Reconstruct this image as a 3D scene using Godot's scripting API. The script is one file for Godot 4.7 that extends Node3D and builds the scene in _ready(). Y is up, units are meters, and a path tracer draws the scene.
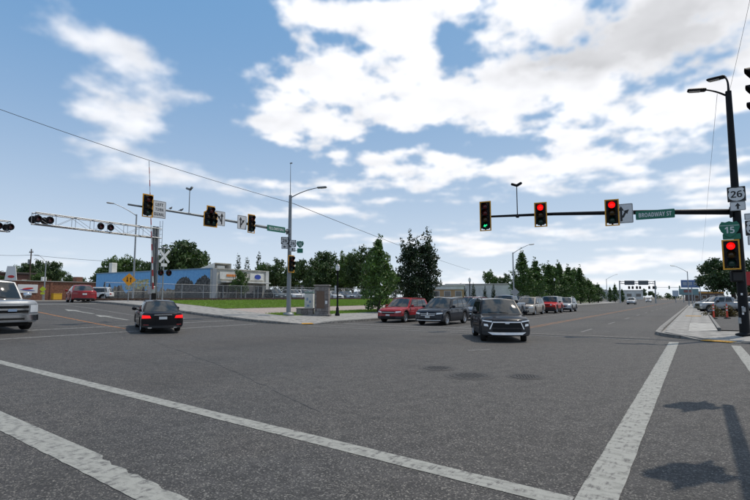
extends Node3D
# A wide signalled street crossing under a broken summer sky. World: -Z runs up the wide street, +X to the right, y up, metres.
# The cross street climbs to a railway crossing on its left leg; ground_h() is the lie of the land.

const EYE := 1.7
var used := {}
var mats := {}
var rng := RandomNumberGenerator.new()
var font: SystemFont

func ground_h(x: float) -> float:
	var t := clampf((-17.0 - x) / 28.0, 0.0, 1.0)
	return 1.3 * t * t * (3.0 - 2.0 * t)

# ---------------------------------------------------------------- naming
func numbered(called: String) -> String:
	if not used.has(called):
		used[called] = 0
		return called
	used[called] += 1
	return "%s_%03d" % [called, used[called]]

func tag(o: Node, label: String, category: String, group := "") -> void:
	o.set_meta("label", label)
	o.set_meta("category", category)
	if group != "":
		o.set_meta("group", group)

func thing(called: String, label: String, category: String, at := Vector3.ZERO, turn := 0.0, group := "") -> Node3D:
	var o := Node3D.new()
	o.name = numbered(called)
	add_child(o)
	o.position = at
	o.rotation.y = turn
	tag(o, label, category, group)
	return o

func put(st: SurfaceTool, called: String, mat: Material, parent: Node3D) -> MeshInstance3D:
	var o := MeshInstance3D.new()
	st.generate_normals()
	o.mesh = st.commit()
	o.material_override = mat
	o.name = numbered(called) if parent == self else called
	parent.add_child(o, true)
	return o

func reuse(mesh: Mesh, called: String, mat: Material, parent: Node3D, xf := Transform3D()) -> MeshInstance3D:
	var o := MeshInstance3D.new()
	o.mesh = mesh
	o.material_override = mat
	o.name = numbered(called) if parent == self else called
	parent.add_child(o, true)
	o.transform = xf
	return o

func setting(o: Node) -> Node:
	o.set_meta("kind", "structure")
	return o

func group_node(called: String, parent: Node3D, xf := Transform3D()) -> Node3D:
	var o := Node3D.new()
	o.name = called
	parent.add_child(o, true)
	o.transform = xf
	return o

# ---------------------------------------------------------------- materials
func lin(r: float, g: float, b: float) -> Color:
	return Color(r, g, b).linear_to_srgb()

func mat(key: String, r: float, g: float, b: float, rough := 0.6, metal := 0.0) -> StandardMaterial3D:
	if mats.has(key):
		return mats[key]
	var m := StandardMaterial3D.new()
	m.albedo_color = lin(r, g, b)
	m.roughness = rough
	m.metallic = metal
	mats[key] = m
	return m

func grain(m: StandardMaterial3D, img: Image, per_metre: float, normal := false) -> StandardMaterial3D:
	m.albedo_texture = ImageTexture.create_from_image(img)
	m.uv1_triplanar = true
	m.uv1_world_triplanar = true
	m.uv1_scale = Vector3.ONE * per_metre
	if normal:
		var n: Image = img.duplicate()
		n.convert(Image.FORMAT_RGBA8)
		n.bump_map_to_normal_map(2.0)
		m.normal_enabled = true
		m.normal_texture = ImageTexture.create_from_image(n)
		m.normal_scale = 0.5
	return m

func speckle(n: int, seed_: int, low: float, high: float, freq: float, patch: float) -> Image:
	# stone dust: every pixel a random grey, on slow seamless patches
	var r := RandomNumberGenerator.new()
	r.seed = seed_
	var f := FastNoiseLite.new()
	f.seed = seed_
	f.frequency = freq
	f.fractal_octaves = 4
	var slow := f.get_seamless_image(n, n)
	var img := Image.create(n, n, false, Image.FORMAT_RGB8)
	for y in n:
		for x in n:
			var s := (slow.get_pixel(x, y).r - 0.5) * patch
			var v := clampf(lerpf(low, high, r.randf()) + s, 0.0, 1.0)
			img.set_pixel(x, y, Color(v, v, v))
	return img

func paint(key: String, r: float, g: float, b: float, metal := 0.0) -> StandardMaterial3D:
	if mats.has(key):
		return mats[key]
	var m := mat(key, r, g, b, 0.32, metal)
	m.clearcoat_enabled = true
	m.clearcoat = 0.5
	m.metallic_specular = 0.18
	m.clearcoat_roughness = 0.04
	return m

# ---------------------------------------------------------------- shapes
func tool(smooth := false) -> SurfaceTool:
	var st := SurfaceTool.new()
	st.begin(Mesh.PRIMITIVE_TRIANGLES)
	st.set_smooth_group(0 if smooth else -1)
	return st

func tri(st: SurfaceTool, a: Vector3, b: Vector3, c: Vector3) -> void:
	st.add_vertex(a); st.add_vertex(b); st.add_vertex(c)

func quad(st: SurfaceTool, a: Vector3, b: Vector3, c: Vector3, d: Vector3) -> void:
	tri(st, a, b, c)
	tri(st, a, c, d)

func box(st: SurfaceTool, c: Vector3, s: Vector3, xf := Transform3D()) -> void:
	var h := s * 0.5
	var p := []
	for k in 8:
		p.append(xf * (c + Vector3(h.x * (1 if k & 1 else -1), h.y * (1 if k & 2 else -1), h.z * (1 if k & 4 else -1))))
	quad(st, p[4], p[6], p[7], p[5]); quad(st, p[1], p[3], p[2], p[0])
	quad(st, p[0], p[2], p[6], p[4]); quad(st, p[5], p[7], p[3], p[1])
	quad(st, p[2], p[3], p[7], p[6]); quad(st, p[0], p[4], p[5], p[1])

# a box with its edges cut back, for things whose edges catch the light
func soft_box(st: SurfaceTool, c: Vector3, s: Vector3, b: float, xf := Transform3D()) -> void:
	var h := s * 0.5
	var rings := [[-h.y, b], [-h.y + b, 0.0], [h.y - b, 0.0], [h.y, b]]
	var prev := []
	for r in rings:
		var x: float = h.x - r[1]
		var z: float = h.z - r[1]
		var ring := []
		for q in [Vector2(x - b, z), Vector2(x, z - b), Vector2(x, -z + b), Vector2(x - b, -z), Vector2(-x + b, -z), Vector2(-x, -z + b), Vector2(-x, z - b), Vector2(-x + b, z)]:
			ring.append(xf * (c + Vector3(q.x, r[0], q.y)))
		if prev.is_empty():
			for k in range(1, 7):
				tri(st, ring[0], ring[k + 1], ring[k])
		else:
			for k in 8:
				quad(st, prev[k], ring[k], ring[(k + 1) % 8], prev[(k + 1) % 8])
		prev = ring
	for k in range(1, 7):
		tri(st, prev[0], prev[k], prev[k + 1])

func frame_of(d: Vector3) -> Basis:
	var up := Vector3.UP if absf(d.normalized().y) < 0.95 else Vector3.RIGHT
	var z := d.normalized()
	var x := up.cross(z).normalized()
	return Basis(x, z.cross(x), z)

func tube(st: SurfaceTool, pts: Array, radii: Array, n := 10, caps := true) -> void:
	var prev := []
	for i in pts.size():
		var d: Vector3 = (pts[mini(i + 1, pts.size() - 1)] - pts[maxi(i - 1, 0)])
		var f := frame_of(d)
		var ring := []
		for k in n:
			var a := TAU * k / n
			ring.append(pts[i] + (f.x * cos(a) + f.y * sin(a)) * float(radii[mini(i, radii.size() - 1)]))
		if i > 0:
			for k in n:
				quad(st, prev[k], prev[(k + 1) % n], ring[(k + 1) % n], ring[k])
		if caps and (i == 0 or i == pts.size() - 1):
			for k in range(1, n - 1):
				if i == 0:
					tri(st, ring[0], ring[k + 1], ring[k])
				else:
					tri(st, ring[0], ring[k], ring[k + 1])
		prev = ring

func rod(called: String, a: Vector3, b: Vector3, ra: float, rb: float, m: Material, parent: Node3D, n := 12) -> MeshInstance3D:
	var st := tool(true)
	tube(st, [a, b], [ra, rb], n, false)
	st.set_smooth_group(-1)
	var fr := frame_of(b - a)
	for e in [[a, ra], [b, rb]]:
		for k in n:
			var p := TAU * k / n
			var q := TAU * (k + 1) / n
			tri(st, e[0], e[0] + (fr.x * cos(p) + fr.y * sin(p)) * e[1], e[0] + (fr.x * cos(q) + fr.y * sin(q)) * e[1])
	return put(st, called, m, parent)

func lathe(st: SurfaceTool, prof: Array, n := 20, xf := Transform3D()) -> void:
	# prof: Vector2(radius, height) turned about y
	for i in range(prof.size() - 1):
		var p: Vector2 = prof[i]
		var q: Vector2 = prof[i + 1]
		for k in n:
			var a := TAU * k / n
			var b := TAU * (k + 1) / n
			var A := xf * Vector3(p.x * cos(a), p.y, p.x * sin(a))
			var B := xf * Vector3(p.x * cos(b), p.y, p.x * sin(b))
			var C := xf * Vector3(q.x * cos(b), q.y, q.x * sin(b))
			var D := xf * Vector3(q.x * cos(a), q.y, q.x * sin(a))
			if p.x > 0.0001:
				tri(st, A, B, C)
			if q.x > 0.0001:
				tri(st, A, C, D)

func block(called: String, c: Vector3, s: Vector3, m: Material, parent: Node3D, bevel := 0.0) -> MeshInstance3D:
	var st := tool()
	if bevel > 0.0:
		soft_box(st, c, s, bevel)
	else:
		box(st, c, s)
	return put(st, called, m, parent)

# a flat plate cut to an outline, standing in the local x-y plane, its face towards +z
func plate(called: String, poly: PackedVector2Array, thick: float, m: Material, parent: Node3D, xf := Transform3D()) -> MeshInstance3D:
	var st := tool()
	var ids := Geometry2D.triangulate_polygon(poly)
	for z in [thick, 0.0]:
		for i in range(0, ids.size(), 3):
			var a := poly[ids[i]]; var b := poly[ids[i + 1]]; var c := poly[ids[i + 2]]
			tri(st, xf * Vector3(a.x, a.y, z), xf * Vector3(b.x, b.y, z), xf * Vector3(c.x, c.y, z))
	for i in poly.size():
		var a := poly[i]
		var b := poly[(i + 1) % poly.size()]
		quad(st, xf * Vector3(a.x, a.y, 0), xf * Vector3(b.x, b.y, 0), xf * Vector3(b.x, b.y, thick), xf * Vector3(a.x, a.y, thick))
	return put(st, called, m, parent)

func rounded(w: float, h: float, r: float) -> PackedVector2Array:
	var p := PackedVector2Array()
	for q in [[w / 2 - r, h / 2 - r, 0.0], [-w / 2 + r, h / 2 - r, PI / 2], [-w / 2 + r, -h / 2 + r, PI], [w / 2 - r, -h / 2 + r, PI * 1.5]]:
		for k in 4:
			var a: float = q[2] + PI / 2 * k / 3.0
			p.append(Vector2(q[0] + r * cos(a), q[1] + r * sin(a)))
	return p

func ring_poly(r: float, n := 16) -> PackedVector2Array:
	var p := PackedVector2Array()
	for k in n:
		p.append(Vector2(r * cos(TAU * k / n), r * sin(TAU * k / n)))
	return p

func lettering(words: String, w: float, h: float, at: Vector3, m: Material, parent: Node3D) -> MeshInstance3D:
	var t := TextMesh.new()
	t.text = words
	t.font = font
	t.font_size = 64
	t.pixel_size = 0.01
	t.depth = 0.02
	var bb := t.get_aabb()
	var o := MeshInstance3D.new()
	o.mesh = t
	o.material_override = m
	o.name = "lettering"
	parent.add_child(o, true)
	var k := Vector3(w / bb.size.x, h / bb.size.y, 0.2)
	o.scale = k
	o.position = at - bb.get_center() * k
	return o

func spans(a: Vector3, b: Vector3, sag: float, n := 14) -> Array:
	var p := []
	for i in n + 1:
		var t := float(i) / n
		p.append(a.lerp(b, t) - Vector3(0, sag * 4.0 * t * (1.0 - t), 0))
	return p

# ================================================================ scene
func _ready() -> void:
	rng.seed = 20240626
	font = SystemFont.new()
	font.font_names = PackedStringArray(["Droid Sans"])
	font.font_weight = 700
	var cam := Camera3D.new()
	cam.name = "camera"
	add_child(cam)
	cam.position = Vector3(0, EYE, 0)
	cam.rotation_degrees = Vector3(5.43, 32.66, 0)
	cam.fov = 53.13
	cam.far = 6000
	cam.current = true
	var env := Environment.new()
	env.background_mode = Environment.BG_SKY
	env.sky = Sky.new()
	env.sky.sky_material = make_sky()
	env.background_energy_multiplier = 1.0
	env.tonemap_mode = Environment.TONE_MAPPER_LINEAR
	env.tonemap_exposure = 1.0
	env.sdfgi_enabled = true
	env.ssao_enabled = true
	env.ssil_enabled = true
	env.fog_enabled = false
	env.fog_density = 0.0005
	env.fog_light_color = Color(0.78, 0.85, 0.93)
	var we := WorldEnvironment.new()
	we.environment = env
	we.name = "world_environment"
	add_child(we)
	var sun := DirectionalLight3D.new()
	sun.name = "sun"
	add_child(sun)
	sun.light_energy = 1.05
	sun.light_angular_distance = 0.5
	sun.light_color = Color(1.0, 0.955, 0.89)
	sun.shadow_enabled = true
	sun.directional_shadow_max_distance = 250.0
	# high sun ahead to the right: the signal arm beside the viewer throws its shadow left and back
	var el := deg_to_rad(62.0)
	var az := deg_to_rad(28.0)
	var to_sun := Vector3(sin(az) * cos(el), sin(el), -cos(az) * cos(el))
	sun.look_at_from_position(to_sun * 100.0, Vector3.ZERO, Vector3.UP)
	make_materials()
	build_ground()
	build_markings()
	build_pavements()
	build_railway()
	build_buildings()
	build_trees()
	build_signals()
	build_street_furniture()
	build_vehicles()
	build_wires()

# ---------------------------------------------------------------- sky: air and broken clouds, as seen by direction
func make_sky() -> Material:
	# cloud banks: azimuth, elevation, half widths (degrees), weight
	var banks := [
		[-63.0, 24.7, 3.60, 1.23, 0.62], [-59.2, 23.6, 4.04, 1.84, 0.80], [-57.7, 21.0, 3.93, 1.73, 0.72], [-60.4, 18.6, 3.36, 1.92, 0.80], [-60.1, 15.7, 2.80, 2.16, 0.80], [-57.3, 13.4, 4.28, 1.43, 0.70],
		[-49.6, 12.3, 7.51, 1.51, 0.55], [-53.6, 21.3, 1.67, 0.59, 0.40], [-35.6, 23.7, 8.54, 4.10, 1.05], [-41.5, 20.0, 5.09, 2.74, 0.90], [-29.1, 26.4, 3.09, 2.97, 0.70], [-45.8, 19.3, 1.57, 0.94, 0.55],
		[-31.5, 21.1, 5.91, 3.17, 0.60], [-38.1, 30.4, 2.87, 1.12, 0.75], [-28.4, 31.2, 7.19, 1.10, 0.80], [-21.4, 30.2, 5.77, 1.47, 0.80], [-32.7, 30.3, 2.41, 0.94, 0.50], [-6.5, 25.3, 11.48, 4.53, 1.05],
		[1.4, 20.9, 8.10, 4.40, 0.95], [-14.9, 21.7, 7.48, 3.40, 0.85], [-5.0, 17.7, 10.09, 2.51, 0.78], [-21.5, 22.3, 3.41, 2.25, 0.40], [-11.4, 28.4, 8.31, 2.16, 0.80], [-37.9, 12.4, 8.10, 1.23, 0.60],
		[-26.3, 15.0, 6.92, 1.43, 0.62], [-14.1, 14.0, 9.39, 1.38, 0.62], [-6.2, 11.8, 8.34, 1.21, 0.55], [2.3, 9.2, 5.41, 1.87, 0.60], [-20.6, 11.8, 6.65, 0.88, 0.45], [-8.3, 6.5, 14.25, 1.15, 0.52],
		[-25.2, 5.9, 6.78, 1.02, 0.55], [0.4, 3.4, 7.99, 1.25, 0.60], [-12.4, 2.7, 12.02, 0.75, 0.50], [-35.6, 9.6, 6.94, 0.80, 0.50], [-41.3, 6.7, 6.79, 0.68, 0.45], [-4.8, 0.8, 12.40, 0.81, 0.60],
		[-23.0, 1.4, 8.86, 0.68, 0.45], [-67.3, 3.3, 4.71, 0.75, 0.55], [-70.0, 20.4, 1.37, 0.42, 0.45], [-49.0, 9.4, 6.44, 0.55, 0.40], [-68.2, 5.4, 3.85, 0.56, 0.35], [-24.1, 26.0, 1.40, 3.36, -0.75],
		[-17.7, 16.6, 4.80, 0.96, -0.60], [0.1, 13.4, 3.69, 0.85, -0.55], [-26.8, 18.0, 5.23, 1.08, -0.50], [-11.1, 9.8, 5.98, 0.63, -0.40], [3.9, 16.5, 2.26, 0.71, -0.50], [-48.1, 16.2, 4.38, 3.19, -0.40],
		[-51.6, 25.0, 4.30, 5.74, -0.30],
	]
	var greys := [[-1.8, 26.5, 7.90, 2.22], [1.5, 22.6, 4.87, 1.90], [-11.6, 24.7, 6.19, 1.71]]
	var wid := 2048
	var hei := 1024
	var n1 := FastNoiseLite.new()
	n1.seed = 11
	n1.frequency = 1.0
	n1.fractal_octaves = 7
	n1.fractal_gain = 0.58
	var n2 := FastNoiseLite.new()
	n2.seed = 5
	n2.frequency = 1.0
	n2.fractal_octaves = 4
	var data := PackedFloat32Array()
	data.resize(wid * hei * 3)
	for y in hei:
		var el := 90.0 - (y + 0.5) * 180.0 / hei
		var se := sin(deg_to_rad(el))
		var ce := cos(deg_to_rad(el))
		if el < -1.0:
			var st := y * wid * 3
			for x in wid:
				data[st] = 0.2; data[st + 1] = 0.2; data[st + 2] = 0.2
				st += 3
			continue
		var s2 := maxf(se, 0.0)
		# clear air
		var t := pow(1.0 - s2, 3.6)
		var cr := lerpf(0.100, 0.80, t)
		var cg := lerpf(0.290, 0.88, t)
		var cb := lerpf(0.58, 0.95, t)
		var plane := 1.0 / (s2 + 0.16)
		var near := []
		for k in banks:
			if absf(el - k[1]) < 2.45 * k[3]:
				near.append(k)
		for x in wid:
			var az := (x + 0.5) * 360.0 / wid
			if az > 180.0:
				az -= 360.0
			var ar := deg_to_rad(az)
			var px := sin(ar) * ce * plane
			var pz := -cos(ar) * ce * plane
			var r := cr
			var g := cg
			var b := cb
			# towards the sun the air is paler
			var glow := maxf(0.0, sin(ar) * ce * 0.22 + se * 0.883 + cos(ar) * ce * 0.4145)
			glow = glow * glow * glow * 0.32
			r += glow * 0.55; g += glow * 0.55; b += glow * 0.45
			var bias := 0.0
			var inside := az > -82.0 and az < 16.0 and el < 38.0
			if inside:
				bias = -0.62
				for k in near:
					var dx: float = (az - k[0]) / k[2]
					var dy: float = (el - k[1]) / k[3]
					var q := dx * dx + dy * dy
					if q < 6.0:
						bias += k[4] * exp(-q * 0.6)
				bias = minf(bias, 0.46)
			if not inside or az < -74.0 or az > 8.0 or el > 33.0:
				# round the rest of the sky the same broken cover goes on
				var far := n2.get_noise_2d(px * 1.3 + 3.0, pz * 1.3) * 0.9 - 0.18
				if inside:
					var w := maxf(maxf((-74.0 - az) / 8.0, (az - 8.0) / 8.0), (el - 33.0) / 5.0)
					bias = lerpf(bias, far, clampf(w, 0.0, 1.0))
				else:
					bias = far
			var f := n1.get_noise_2d(px * 3.1, pz * 3.1)
			if el < 16.0:
				# low down the layers are seen edge on, as long streaks
				f = lerpf(f, n1.get_noise_2d(az * 0.075 + 20.0, el * 0.55) * 0.9, clampf((16.0 - el) / 9.0, 0.0, 0.85))
			# thin ice cloud to the left, thicker heaps to the right
			var thin := clampf((-44.0 - az) / 8.0, 0.0, 1.0) if inside else 0.3
			var c := f * lerpf(1.45, 1.0, thin) + bias
			var a := clampf((c + 0.30) / lerpf(0.70, 1.05, thin), 0.0, 1.0)
			a = a * a * (3.0 - 2.0 * a)
			if a > 0.002:
				var lump := n2.get_noise_2d(px * 5.0 + 9.0, pz * 5.0)
				var v := 0.98 + lump * 0.16 + glow * 0.9
				var thick := 0.0
				if inside:
					for k in greys:
						var dx: float = (az - k[0]) / k[2]
						var dy: float = (el - k[1]) / k[3]
						thick += exp(-(dx * dx + dy * dy) * 0.7)
				else:
					thick = clampf(c - 0.35, 0.0, 1.0)
				v *= 1.0 - 0.36 * clampf(thick * (0.85 + f * 1.2), 0.0, 1.0)
				a *= lerpf(0.97, 0.86, thin)
				r = lerpf(r, v, a)
				g = lerpf(g, v * 1.005, a)
				b = lerpf(b, v * 1.035, a)
			var i := (y * wid + x) * 3
			data[i] = r; data[i + 1] = g; data[i + 2] = b
	var img := Image.create_from_data(wid, hei, false, Image.FORMAT_RGBF, data.to_byte_array())
	var m := PanoramaSkyMaterial.new()
	m.panorama = ImageTexture.create_from_image(img)
	m.energy_multiplier = 1.0
	return m

func make_materials() -> void:
	# asphalt: pale and dark chips in a grey binder
	var asph := mat("asphalt", 1, 1, 1, 0.86)
	var n := 1024
	var r := RandomNumberGenerator.new()
	r.seed = 77
	var img := Image.create(n, n, false, Image.FORMAT_RGB8)
	var f := FastNoiseLite.new()
	f.seed = 3
	f.frequency = 0.012
	f.fractal_octaves = 5
	var slow := f.get_seamless_image(n, n)
	for y in n:
		for x in n:
			var v := 0.222 + (slow.get_pixel(x, y).r - 0.5) * 0.10 + (r.randf() - 0.5) * 0.11
			img.set_pixel(x, y, Color(v * 1.03, v, v * 0.985))
	for k in 62000:
		var x := r.randi_range(0, n - 1)
		var y := r.randi_range(0, n - 1)
		var q := r.randf()
		var v := 0.31 + 0.19 * r.randf() if q > 0.45 else 0.09 + 0.08 * r.randf()
		var c := Color(v * 1.03, v, v * 0.95)
		var s := r.randi_range(1, 4)
		for j in s:
			for i in r.randi_range(1, 4):
				img.set_pixel((x + i) % n, (y + j) % n, c)
	asph.albedo_texture = ImageTexture.create_from_image(img)
	asph.vertex_color_use_as_albedo = true
	asph.uv1_scale = Vector3(0.22, 0.22, 0.22)
	asph.heightmap_enabled = true
	asph.heightmap_texture = asph.albedo_texture
	asph.heightmap_scale = 0.6
	# road paint, scuffed and streaked by tyres and the spreader
	var wp := mat("white_paint", 1, 1, 1, 0.75)
	wp.albedo_texture = ImageTexture.create_from_image(worn(Color(0.575, 0.578, 0.555), Color(0.33, 0.325, 0.32), 0.37, 91))
	wp.vertex_color_use_as_albedo = false
	wp.uv1_scale = Vector3(0.4, 0.4, 0.4)
	var op := mat("faint_paint", 1, 1, 1, 0.8)
	op.albedo_texture = ImageTexture.create_from_image(worn(Color(0.50, 0.50, 0.488), Color(0.32, 0.315, 0.31), 0.52, 12))
	op.uv1_scale = Vector3(0.4, 0.4, 0.4)
	var yp := mat("yellow_paint", 1, 1, 1, 0.75)
	yp.albedo_texture = ImageTexture.create_from_image(worn(Color(0.70, 0.43, 0.16), Color(0.33, 0.31, 0.29), 0.50, 33))
	yp.uv1_scale = Vector3(0.4, 0.4, 0.4)
	grain(mat("concrete", 0.33, 0.32, 0.30, 0.85), speckle(256, 4, 0.74, 0.95, 0.02, 0.35), 0.35, true)
	grain(mat("pale_concrete", 0.44, 0.43, 0.40, 0.85), speckle(256, 14, 0.78, 0.95, 0.02, 0.25), 0.35, true)
	grain(mat("kerb_concrete", 0.27, 0.262, 0.245, 0.85), speckle(256, 5, 0.70, 0.95, 0.03, 0.4), 0.5, true)
	grain(mat("brown_paving", 0.42, 0.35, 0.31, 0.85), speckle(256, 6, 0.7, 0.95, 0.03, 0.3), 0.4)
	grain(mat("dirt", 0.27, 0.235, 0.19, 0.95), speckle(256, 7, 0.55, 0.95, 0.02, 0.5), 0.08)
	grain(mat("ballast", 0.20, 0.17, 0.155, 0.95), speckle(256, 8, 0.35, 0.95, 0.05, 0.4), 0.6)
	grain(mat("lawn", 0.19, 0.27, 0.05, 0.9), speckle(256, 9, 0.50, 0.95, 0.02, 0.45), 0.3)
	grain(mat("tactile", 0.80, 0.42, 0.045, 0.7), speckle(256, 10, 0.75, 1.0, 0.03, 0.3), 0.6)
	grain(mat("stone", 0.33, 0.30, 0.28, 0.85), speckle(256, 11, 0.6, 0.95, 0.03, 0.4), 0.5, true)
	grain(mat("brick", 0.30, 0.135, 0.085, 0.9), speckle(256, 13, 0.6, 0.95, 0.03, 0.35), 0.3)
	grain(mat("wood_pole", 0.16, 0.115, 0.08, 0.9), speckle(128, 15, 0.6, 0.95, 0.04, 0.3), 0.7)
	grain(mat("galvanised", 0.42, 0.44, 0.45, 0.5, 0.6), speckle(128, 16, 0.8, 1.0, 0.03, 0.25), 0.8)
	grain(mat("white_render", 0.70, 0.70, 0.66, 0.85), speckle(128, 17, 0.85, 1.0, 0.02, 0.15), 0.15)
	mat("black_pole", 0.010, 0.011, 0.013, 0.5)
	mat("signal_black", 0.012, 0.012, 0.013, 0.5)
	for k in ["black_pole", "signal_black"]:
		mats[k].metallic_specular = 0.25
	mat("signal_inside", 0.02, 0.02, 0.02, 0.8)
	mat("signal_yellow", 0.72, 0.34, 0.02, 0.5)
	mat("sign_white", 0.62, 0.63, 0.63, 0.5)
	mat("sign_black", 0.012, 0.012, 0.012, 0.55)
	mat("sign_green", 0.006, 0.14, 0.085, 0.5)
	mat("sign_back", 0.30, 0.31, 0.32, 0.45, 0.5)
	mat("sign_orange", 0.85, 0.33, 0.01, 0.55)
	mat("steel", 0.5, 0.5, 0.5, 0.35, 0.9)
	mat("chrome", 0.50, 0.51, 0.53, 0.16, 1.0)
	mat("tyre", 0.014, 0.014, 0.014, 0.85)
	mat("rim", 0.42, 0.42, 0.43, 0.3, 0.9)
	mat("rim_dark", 0.05, 0.05, 0.055, 0.35, 0.8)
	mat("cladding", 0.016, 0.016, 0.017, 0.7)
	mat("under", 0.006, 0.006, 0.006, 0.9)
	mat("plate_white", 0.62, 0.62, 0.6, 0.5)
	var gl := mat("car_glass", 0.012, 0.016, 0.017, 0.03)
	gl.metallic_specular = 0.6
	var wg := mat("window_glass", 0.02, 0.025, 0.03, 0.06)
	wg.metallic_specular = 0.8
	var hl := mat("headlamp", 0.72, 0.75, 0.78, 0.12, 0.3)
	hl.clearcoat_enabled = true
	var tl := mat("tail_red", 0.28, 0.008, 0.010, 0.2)
	tl.clearcoat_enabled = true
	glow_mat("brake_lit", Color(1.0, 0.09, 0.10), 1.0)
	glow_mat("signal_red", Color(1.0, 0.06, 0.05), 1.5)
	glow_mat("signal_green", Color(0.08, 0.95, 0.60), 1.1)
	mat("lens_red", 0.10, 0.006, 0.006, 0.25)
	mat("lens_amber", 0.06, 0.03, 0.004, 0.25)
	mat("lens_green", 0.008, 0.045, 0.035, 0.25)

func glow_mat(key: String, c: Color, e: float) -> StandardMaterial3D:
	var m := mat(key, 0.2, 0.02, 0.02, 0.3)
	m.albedo_color = c.darkened(0.5)
	m.emission_enabled = true
	m.emission = c
	m.emission_energy_multiplier = e
	return m

func worn(fresh: Color, bare: Color, loss: float, seed_: int) -> Image:
	var n := 512
	var a := FastNoiseLite.new()
	a.seed = seed_
	a.frequency = 0.03
	a.fractal_octaves = 5
	var b := FastNoiseLite.new()
	b.seed = seed_ + 1
	b.frequency = 0.02
	b.fractal_octaves = 3
	var r := RandomNumberGenerator.new()
	r.seed = seed_
	var sa := a.get_seamless_image(n, n)
	var sb := b.get_seamless_image(n, n)
	var img := Image.create(n, n, false, Image.FORMAT_RGB8)
	for y in n:
		for x in n:
			var v := sa.get_pixel(x, y).r * 0.6 + sb.get_pixel((x * 5) % n, y).r * 0.4 + (r.randf() - 0.5) * 0.22
			var t := clampf((loss - v) * 5.0 + 0.25, 0.0, 0.9)
			var c := fresh.lerp(bare, t)
			var d := 1.0 - 0.10 * r.randf() - 0.34 * clampf(sb.get_pixel(x, (y * 3) % n).r - 0.45, 0.0, 1.0)
			img.set_pixel(x, y, Color(c.r * d, c.g * d, c.b * d))
	return img

# a sheet that follows the land; xs and zs are the grid lines, vertex colours from tone(x, z)
func sheet(called: String, xs: Array, zs: Array, lift: float, m: Material, tone := 0, parent: Node3D = self) -> MeshInstance3D:
	var v := PackedVector3Array()
	var nn := PackedVector3Array()
	var uv := PackedVector2Array()
	var col := PackedColorArray()
	var tan := PackedFloat32Array()
	var id := PackedInt32Array()
	for z in zs:
		for x in xs:
			v.append(Vector3(x, ground_h(x) + lift, z))
			var s := (ground_h(x + 0.1) - ground_h(x - 0.1)) / 0.2
			nn.append(Vector3(-s, 1, 0).normalized())
			uv.append(Vector2(x, z))
			tan.append_array([1.0, 0.0, 0.0, 1.0])
			col.append(tone_at(tone, x, z))
	var w := xs.size()
	for j in range(zs.size() - 1):
		for i in range(w - 1):
			var k := j * w + i
			id.append_array([k, k + 1, k + w, k + 1, k + w + 1, k + w])
	var arr := []
	arr.resize(Mesh.ARRAY_MAX)
	arr[Mesh.ARRAY_VERTEX] = v
	arr[Mesh.ARRAY_NORMAL] = nn
	arr[Mesh.ARRAY_TEX_UV] = uv
	arr[Mesh.ARRAY_COLOR] = col
	arr[Mesh.ARRAY_TANGENT] = tan
	arr[Mesh.ARRAY_INDEX] = id
	var am := ArrayMesh.new()
	am.add_surface_from_arrays(Mesh.PRIMITIVE_TRIANGLES, arr)
	var o := reuse(am, called, m, parent)
	return o

func steps(a: float, b: float, d: float) -> Array:
	var out := []
	var n := maxi(1, int(ceil(absf(b - a) / d)))
	for i in n + 1:
		out.append(lerpf(a, b, float(i) / n))
	return out

var big := FastNoiseLite.new()
var streak := FastNoiseLite.new()
var blot := FastNoiseLite.new()

func tone_at(kind: int, x: float, z: float) -> Color:
	# old asphalt is patchy: 1 the streets, 2 the darker car park
	if kind == 0:
		return Color.WHITE
	if kind == 2:
		return Color.WHITE * (0.80 + big.get_noise_2d(x * 2.0, z * 2.0) * 0.25)
	var v := 0.98 + big.get_noise_2d(x, z) * 0.38
	# tyre-polished paths run along the wide street, and across it along the other
	if z < -24.0:
		v += streak.get_noise_2d(x * 1.6, z * 0.03) * 0.22
	elif x < -22.0:
		v += streak.get_noise_2d(x * 0.03, z * 1.6) * 0.20
	else:
		v += streak.get_noise_2d(x * 0.06, z * 0.9) * 0.17 + streak.get_noise_2d(x * 0.9 + 40.0, z * 0.06) * 0.15
	var oil := blot.get_noise_2d(x * 0.8, z)
	if oil > 0.30:
		v -= (oil - 0.30) * 0.7
	var warm := big.get_noise_2d(x * 1.7 + 90.0, z * 1.7) * 0.06
	return Color(v * (1.0 + warm), v, v * (1.0 - warm))

func build_ground() -> void:
	var xs := [-4000.0, -1500.0, -600.0, -250.0, -120.0] + steps(-60, -14, 2.0) + [0.0, 20.0, 60.0, 200.0, 600.0, 2000.0]
	var zs := [-4500.0, -2000.0, -900.0, -400.0, -200.0, -100.0, -40.0, 0.0, 40.0, 200.0, 1000.0]
	setting(sheet("ground", xs, zs, -0.06, mats["dirt"]))
	big.seed = 42
	big.frequency = 0.07
	big.fractal_octaves = 4
	streak.seed = 8
	streak.frequency = 0.5
	streak.fractal_octaves = 3
	blot.seed = 19
	blot.frequency = 0.35
	blot.fractal_octaves = 4
	var rx := steps(-62, -22, 0.8) + steps(-21.6, 6, 0.3) + steps(6.8, 46, 2.0)
	var rz := steps(-420, -130, 8.0) + steps(-125, -45, 2.0) + steps(-44.2, 3.0, 0.3) + steps(4, 24, 2)
	setting(sheet("road", rx, rz, 0.0, mats["asphalt"], 1))
	# the cross street goes on past the railway
	var fx := steps(-240, -62.0, 6.0)
	setting(sheet("cross_street", fx, steps(-24, 6, 2.0), -0.004, mats["asphalt"], 1))

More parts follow.
